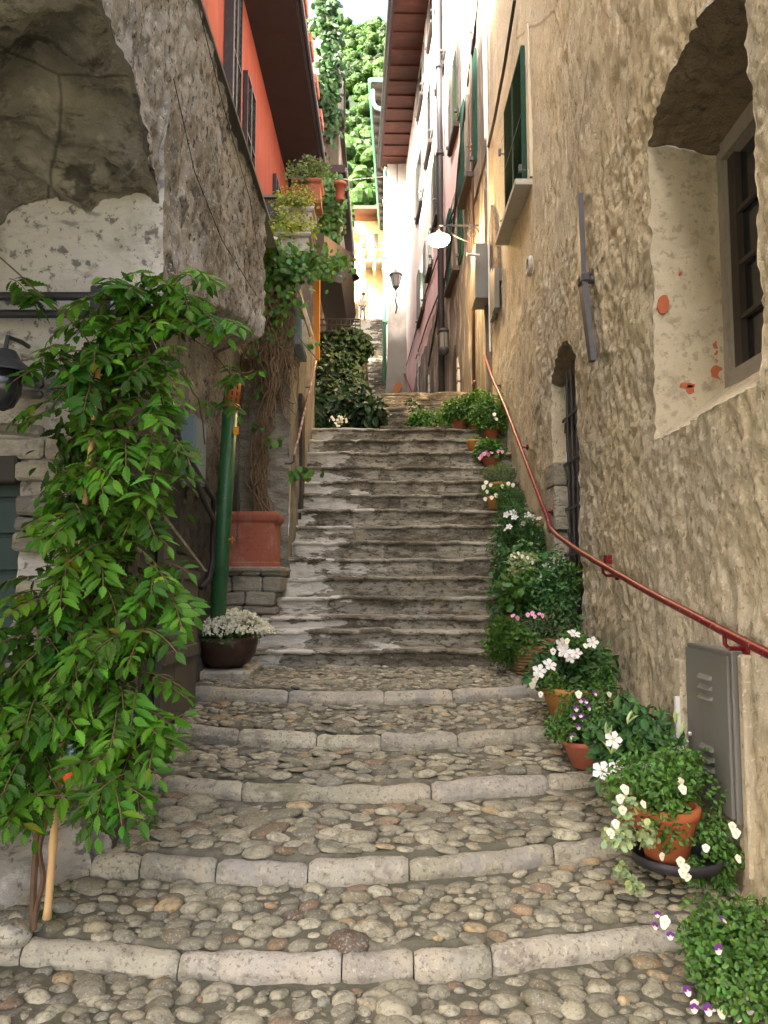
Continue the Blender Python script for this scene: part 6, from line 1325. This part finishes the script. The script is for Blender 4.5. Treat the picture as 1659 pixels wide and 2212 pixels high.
# white chrysanthemum bowl on the left
rs = np.random.default_rng(209); cx, cy = -1.37, 7.02; z0 = -.742
t = empty('flower_bowl', (cx, cy, z0), 'round brown bowl packed with tiny white blossoms on the left landing', 'flower bowl')
m = MB(); m.lathe([(.02, z0), (.13, z0 + .004), (.20, z0 + .05), (.25, z0 + .13), (.268, z0 + .22), (.262, z0 + .262), (.25, z0 + .262), (.245, z0 + .2)], (cx, cy, 0), 40); m.build('bowl', M_BOWL, t, smooth=True)
m = MB(); m.lathe([(.001, z0 + .22), (.25, z0 + .22)], (cx, cy, 0), 20); m.build('soil', M_SOIL, t)
m = MB(); mound(m, cx + .03, cy, z0 + .2, .32, .12, 700, .045, .025, rs, 'leaf', lo=.2, hi=.7, k=12); m.build('foliage', M_LEAFM, t)
def puff():
    m = MB(); n = 34; d = rdir(n, rs); d[:, 2] = abs(d[:, 2]); leaves(m, d * .004, d, rdir(n, rs), .016, .009, 'round', np.full((n, 3), .5)); me = m.mesh('puff'); me.materials.append(M_PETALW); return me
pf = [puff() for _ in range(3)]
def place_puff(a, q):
    zz = z0 + .31 + .16 * (1 - q * q); p = Vector((cx + .05 + q * .35 * math.cos(a), cy + q * .27 * math.sin(a), zz + rs.uniform(-.02, .025))); return p
for k in range(96):
    o = bpy.data.objects.new('blossom', pf[k % 3]); COL.objects.link(o); o.parent = t; a = k * 2.4; q = math.sqrt((k + .5) / 96); o.location = place_puff(a, q) - t.location; s_ = rs.uniform(1.25, 1.8); o.scale = (s_, s_, s_); o.rotation_euler = (rs.uniform(0, .9), rs.uniform(-.5, .5), rs.uniform(0, 6))
m = MB(); n = 2200; a = rs.uniform(0, 6.28, n); q = np.sqrt(rs.uniform(0, 1, n)); cl = RNG
O = np.stack([cx + .05 + q * .36 * np.cos(a), cy + q * .28 * np.sin(a), z0 + .30 + .16 * (1 - q * q) + rs.uniform(-.02, .03, n)], 1); keep_ = vn(O * 16) > -.25; O = O[keep_]
leaves(m, O, rdir(len(O), rs), unit(rdir(len(O), rs) * .6 + (0, -.4, .8)), .026, .022, 'round'); b_ = m.build('blossoms', M_PETALW, t); b_['kind'] = 'stuff'
for k, (x, y, s_, lab) in enumerate(((25, 2040, .075, 'pale round field stone at the far left end of the lowest kerb, the bigger one'), (40, 2010, .05, 'small bluish field stone at the left end of the lowest kerb'))):
    q = onZ(x, y, -1.52); m = MB(); m.lathe([(.001, -s_ * .8), (s_ * .8, -s_ * .5), (s_, 0), (s_ * .75, s_ * .55), (.001, s_ * .8)], q + (0, 0, .04), 14, wob=s_ * .3, c=(.75, .75, .72))
    tag(m.build('field_stone', M_KERB, smooth=True), lab, 'stone')
# tiny weeds
m = MB(); 
for (x, y, z) in ((175, 1935, -1.47), (320, 1790, -1.2), (95, 2000, -1.5)):
    q = onZ(x, y, z); blob(m, q + (0, 0, .03), (.05, .04, .03), 90, .022, .012, rs, 'leaf')
tag(m.build('weeds', M_LEAFM), kind='stuff')

# yellow house flowers
yf = empty('hanging_basket', tuple(onY(768, 515, 45.8)), 'pale yellow flower basket hanging under the yellow house eave', 'flower basket'); m = MB(); blob(m, onY(768, 512, 45.8), (.3, .25, .3), 260, .1, .08, rs, 'round', .3, lo=.6, hi=1.0); m.build('flowers', M_LEAFY, yf); m = MB(); m.tube([onY(768, 500, 45.8), onY(768, 478, 45.8)], .015, 4); m.build('cord', M_CABLE, yf)
for k, (x, y) in enumerate(((765, 545), (790, 553), (815, 553), (826, 553))):
    q = onY(x, y, 45.7); t = empty('balcony_pot', tuple(q), ['flower pot at the left corner of the yellow house balcony', 'red pot on the yellow house balcony, second from the left', 'red pot on the yellow house balcony, third from the left', 'red pot on the yellow house balcony nearest the green drainpipe'][k], 'flower pot', 'pots on the yellow house balcony')
    round_pot(t, q[0], q[1], q[2] - .15, .13, .25, M_TERRAB); m = MB(); blob(m, q + (0, 0, .22), (.16, .16, .15), 120, .08, .06, rs, 'round', .2, lo=.5, hi=1); m.build('flowers', M_LEAFY, t)
q = onY(761, 660, 43.8); t = empty('flower_trough', tuple(q), 'yellow flowers in a trough on the white parapet at the top of the steps', 'flower trough'); m = MB(); m.box(q + (-.35, -.1, -.2), q + (.35, .15, 0)); m.build('trough', M_PALE, t); m = MB()
for k in range(5): blob(m, q + (-.28 + k * .14, 0, .08), (.12, .1, .09), 70, .07, .05, rs, 'round', .2, lo=.5, hi=1)
m.build('flowers', M_LEAFY, t)

# overhead wire
m = MB(); m.tube([onY(693, 384, 22), onY(760, 388, 24), onY(850, 380, 26)], .012, 4); tag(m.build('overhead_wire', M_LIGHTPIPE), 'thin wire strung across the alley in front of the hill', 'wire')

# ---- person at the top of the upper stairs
def person():
    b = onY(783, 697, 43.5); gz = b[2]; x, y = b[0], b[1]
    t = empty('person', tuple(b), 'person in striped trousers and pale top leaning at the top of the upper stairs', 'person')
    J = [('pel', (0, 0, .92), .15), ('sp', (.02, -.02, 1.12), .13), ('ch', (.04, -.04, 1.30), .15), ('nk', (.05, -.06, 1.44), .055), ('hd', (.06, -.09, 1.56), .095), ('ht', (.06, -.09, 1.66), .07),
         ('lh', (-.09, 0, .88), .10), ('lk', (-.10, -.02, .48), .065), ('la', (-.11, .02, .09), .045), ('lf', (-.12, -.14, .04), .035), ('rh', (.09, 0, .88), .10), ('rk', (.11, -.05, .48), .065), ('ra', (.13, .02, .09), .045), ('rf', (.15, -.14, .04), .035),
         ('ls', (-.15, -.03, 1.36), .06), ('le', (-.22, -.10, 1.12), .042), ('lw', (-.12, -.22, .98), .03), ('lhd', (-.07, -.26, .95), .035), ('rs', (.21, -.04, 1.36), .06), ('re', (.27, -.10, 1.12), .042), ('rw', (.18, -.24, 1.0), .03), ('rhd', (.14, -.28, .97), .035)]
    E = [('pel', 'sp'), ('sp', 'ch'), ('ch', 'nk'), ('nk', 'hd'), ('hd', 'ht'), ('pel', 'lh'), ('lh', 'lk'), ('lk', 'la'), ('la', 'lf'), ('pel', 'rh'), ('rh', 'rk'), ('rk', 'ra'), ('ra', 'rf'), ('ch', 'ls'), ('ls', 'le'), ('le', 'lw'), ('lw', 'lhd'), ('ch', 'rs'), ('rs', 're'), ('re', 'rw'), ('rw', 'rhd')]
    def skin(name, names, mat, grow=0, parent=t):
        idx = {n_: i for i, n_ in enumerate(names)}; me = bpy.data.meshes.new(name); jd = {j[0]: j for j in J}
        me.from_pydata([tuple(np.array(jd[n_][1]) + (x, y, gz)) for n_ in names], [(idx[a], idx[b_]) for a, b_ in E if a in idx and b_ in idx], []); o = link(name, me, mat, parent)
        md = o.modifiers.new('skin', 'SKIN'); sv = me.skin_vertices[0].data
        for i, n_ in enumerate(names): sv[i].radius = (jd[n_][2] + grow,) * 2
        sv[0].use_root = True; md.use_smooth_shade = True; sb_ = o.modifiers.new('sub', 'SUBSURF'); sb_.levels = 1; sb_.render_levels = 1; return o
    skin('body', [j[0] for j in J], surf('skin', (.55, .36, .27), rough=.6))
    skin('top', ['sp', 'ch', 'ls', 'le', 'rs', 're'], surf('pale_top', (.75, .72, .70), rough=.9), .014)
    skin('trousers', ['pel', 'lh', 'lk', 'la', 'rh', 'rk', 'ra'], surf('striped_trousers', (.10, .08, .12), (('noise', 20, .5, .55, (.6, .58, .55), .8, (1, 1, .02)),), rough=.9), .012)
    m = MB(); h = np.array((.06 + x, -.07 + y, 1.62 + gz)); m.lathe([(.001, .12), (.08, .09), (.11, .02), (.10, -.06), (.06, -.1)], h, 12); m.build('hair', surf('brown_hair', (.06, .035, .02), rough=.8), t, smooth=True)
    m = MB(); f = np.array((.06 + x, -.185 + y, 1.57 + gz)); m.obox(f + (-.03, 0, .01), (.012, .006, .006), np.eye(3)); m.obox(f + (.03, 0, .01), (.012, .006, .006), np.eye(3)); m.obox(f + (0, -.005, -.045), (.02, .005, .005), np.eye(3)); m.build('face_features', M_DARKWOOD, t)
person()
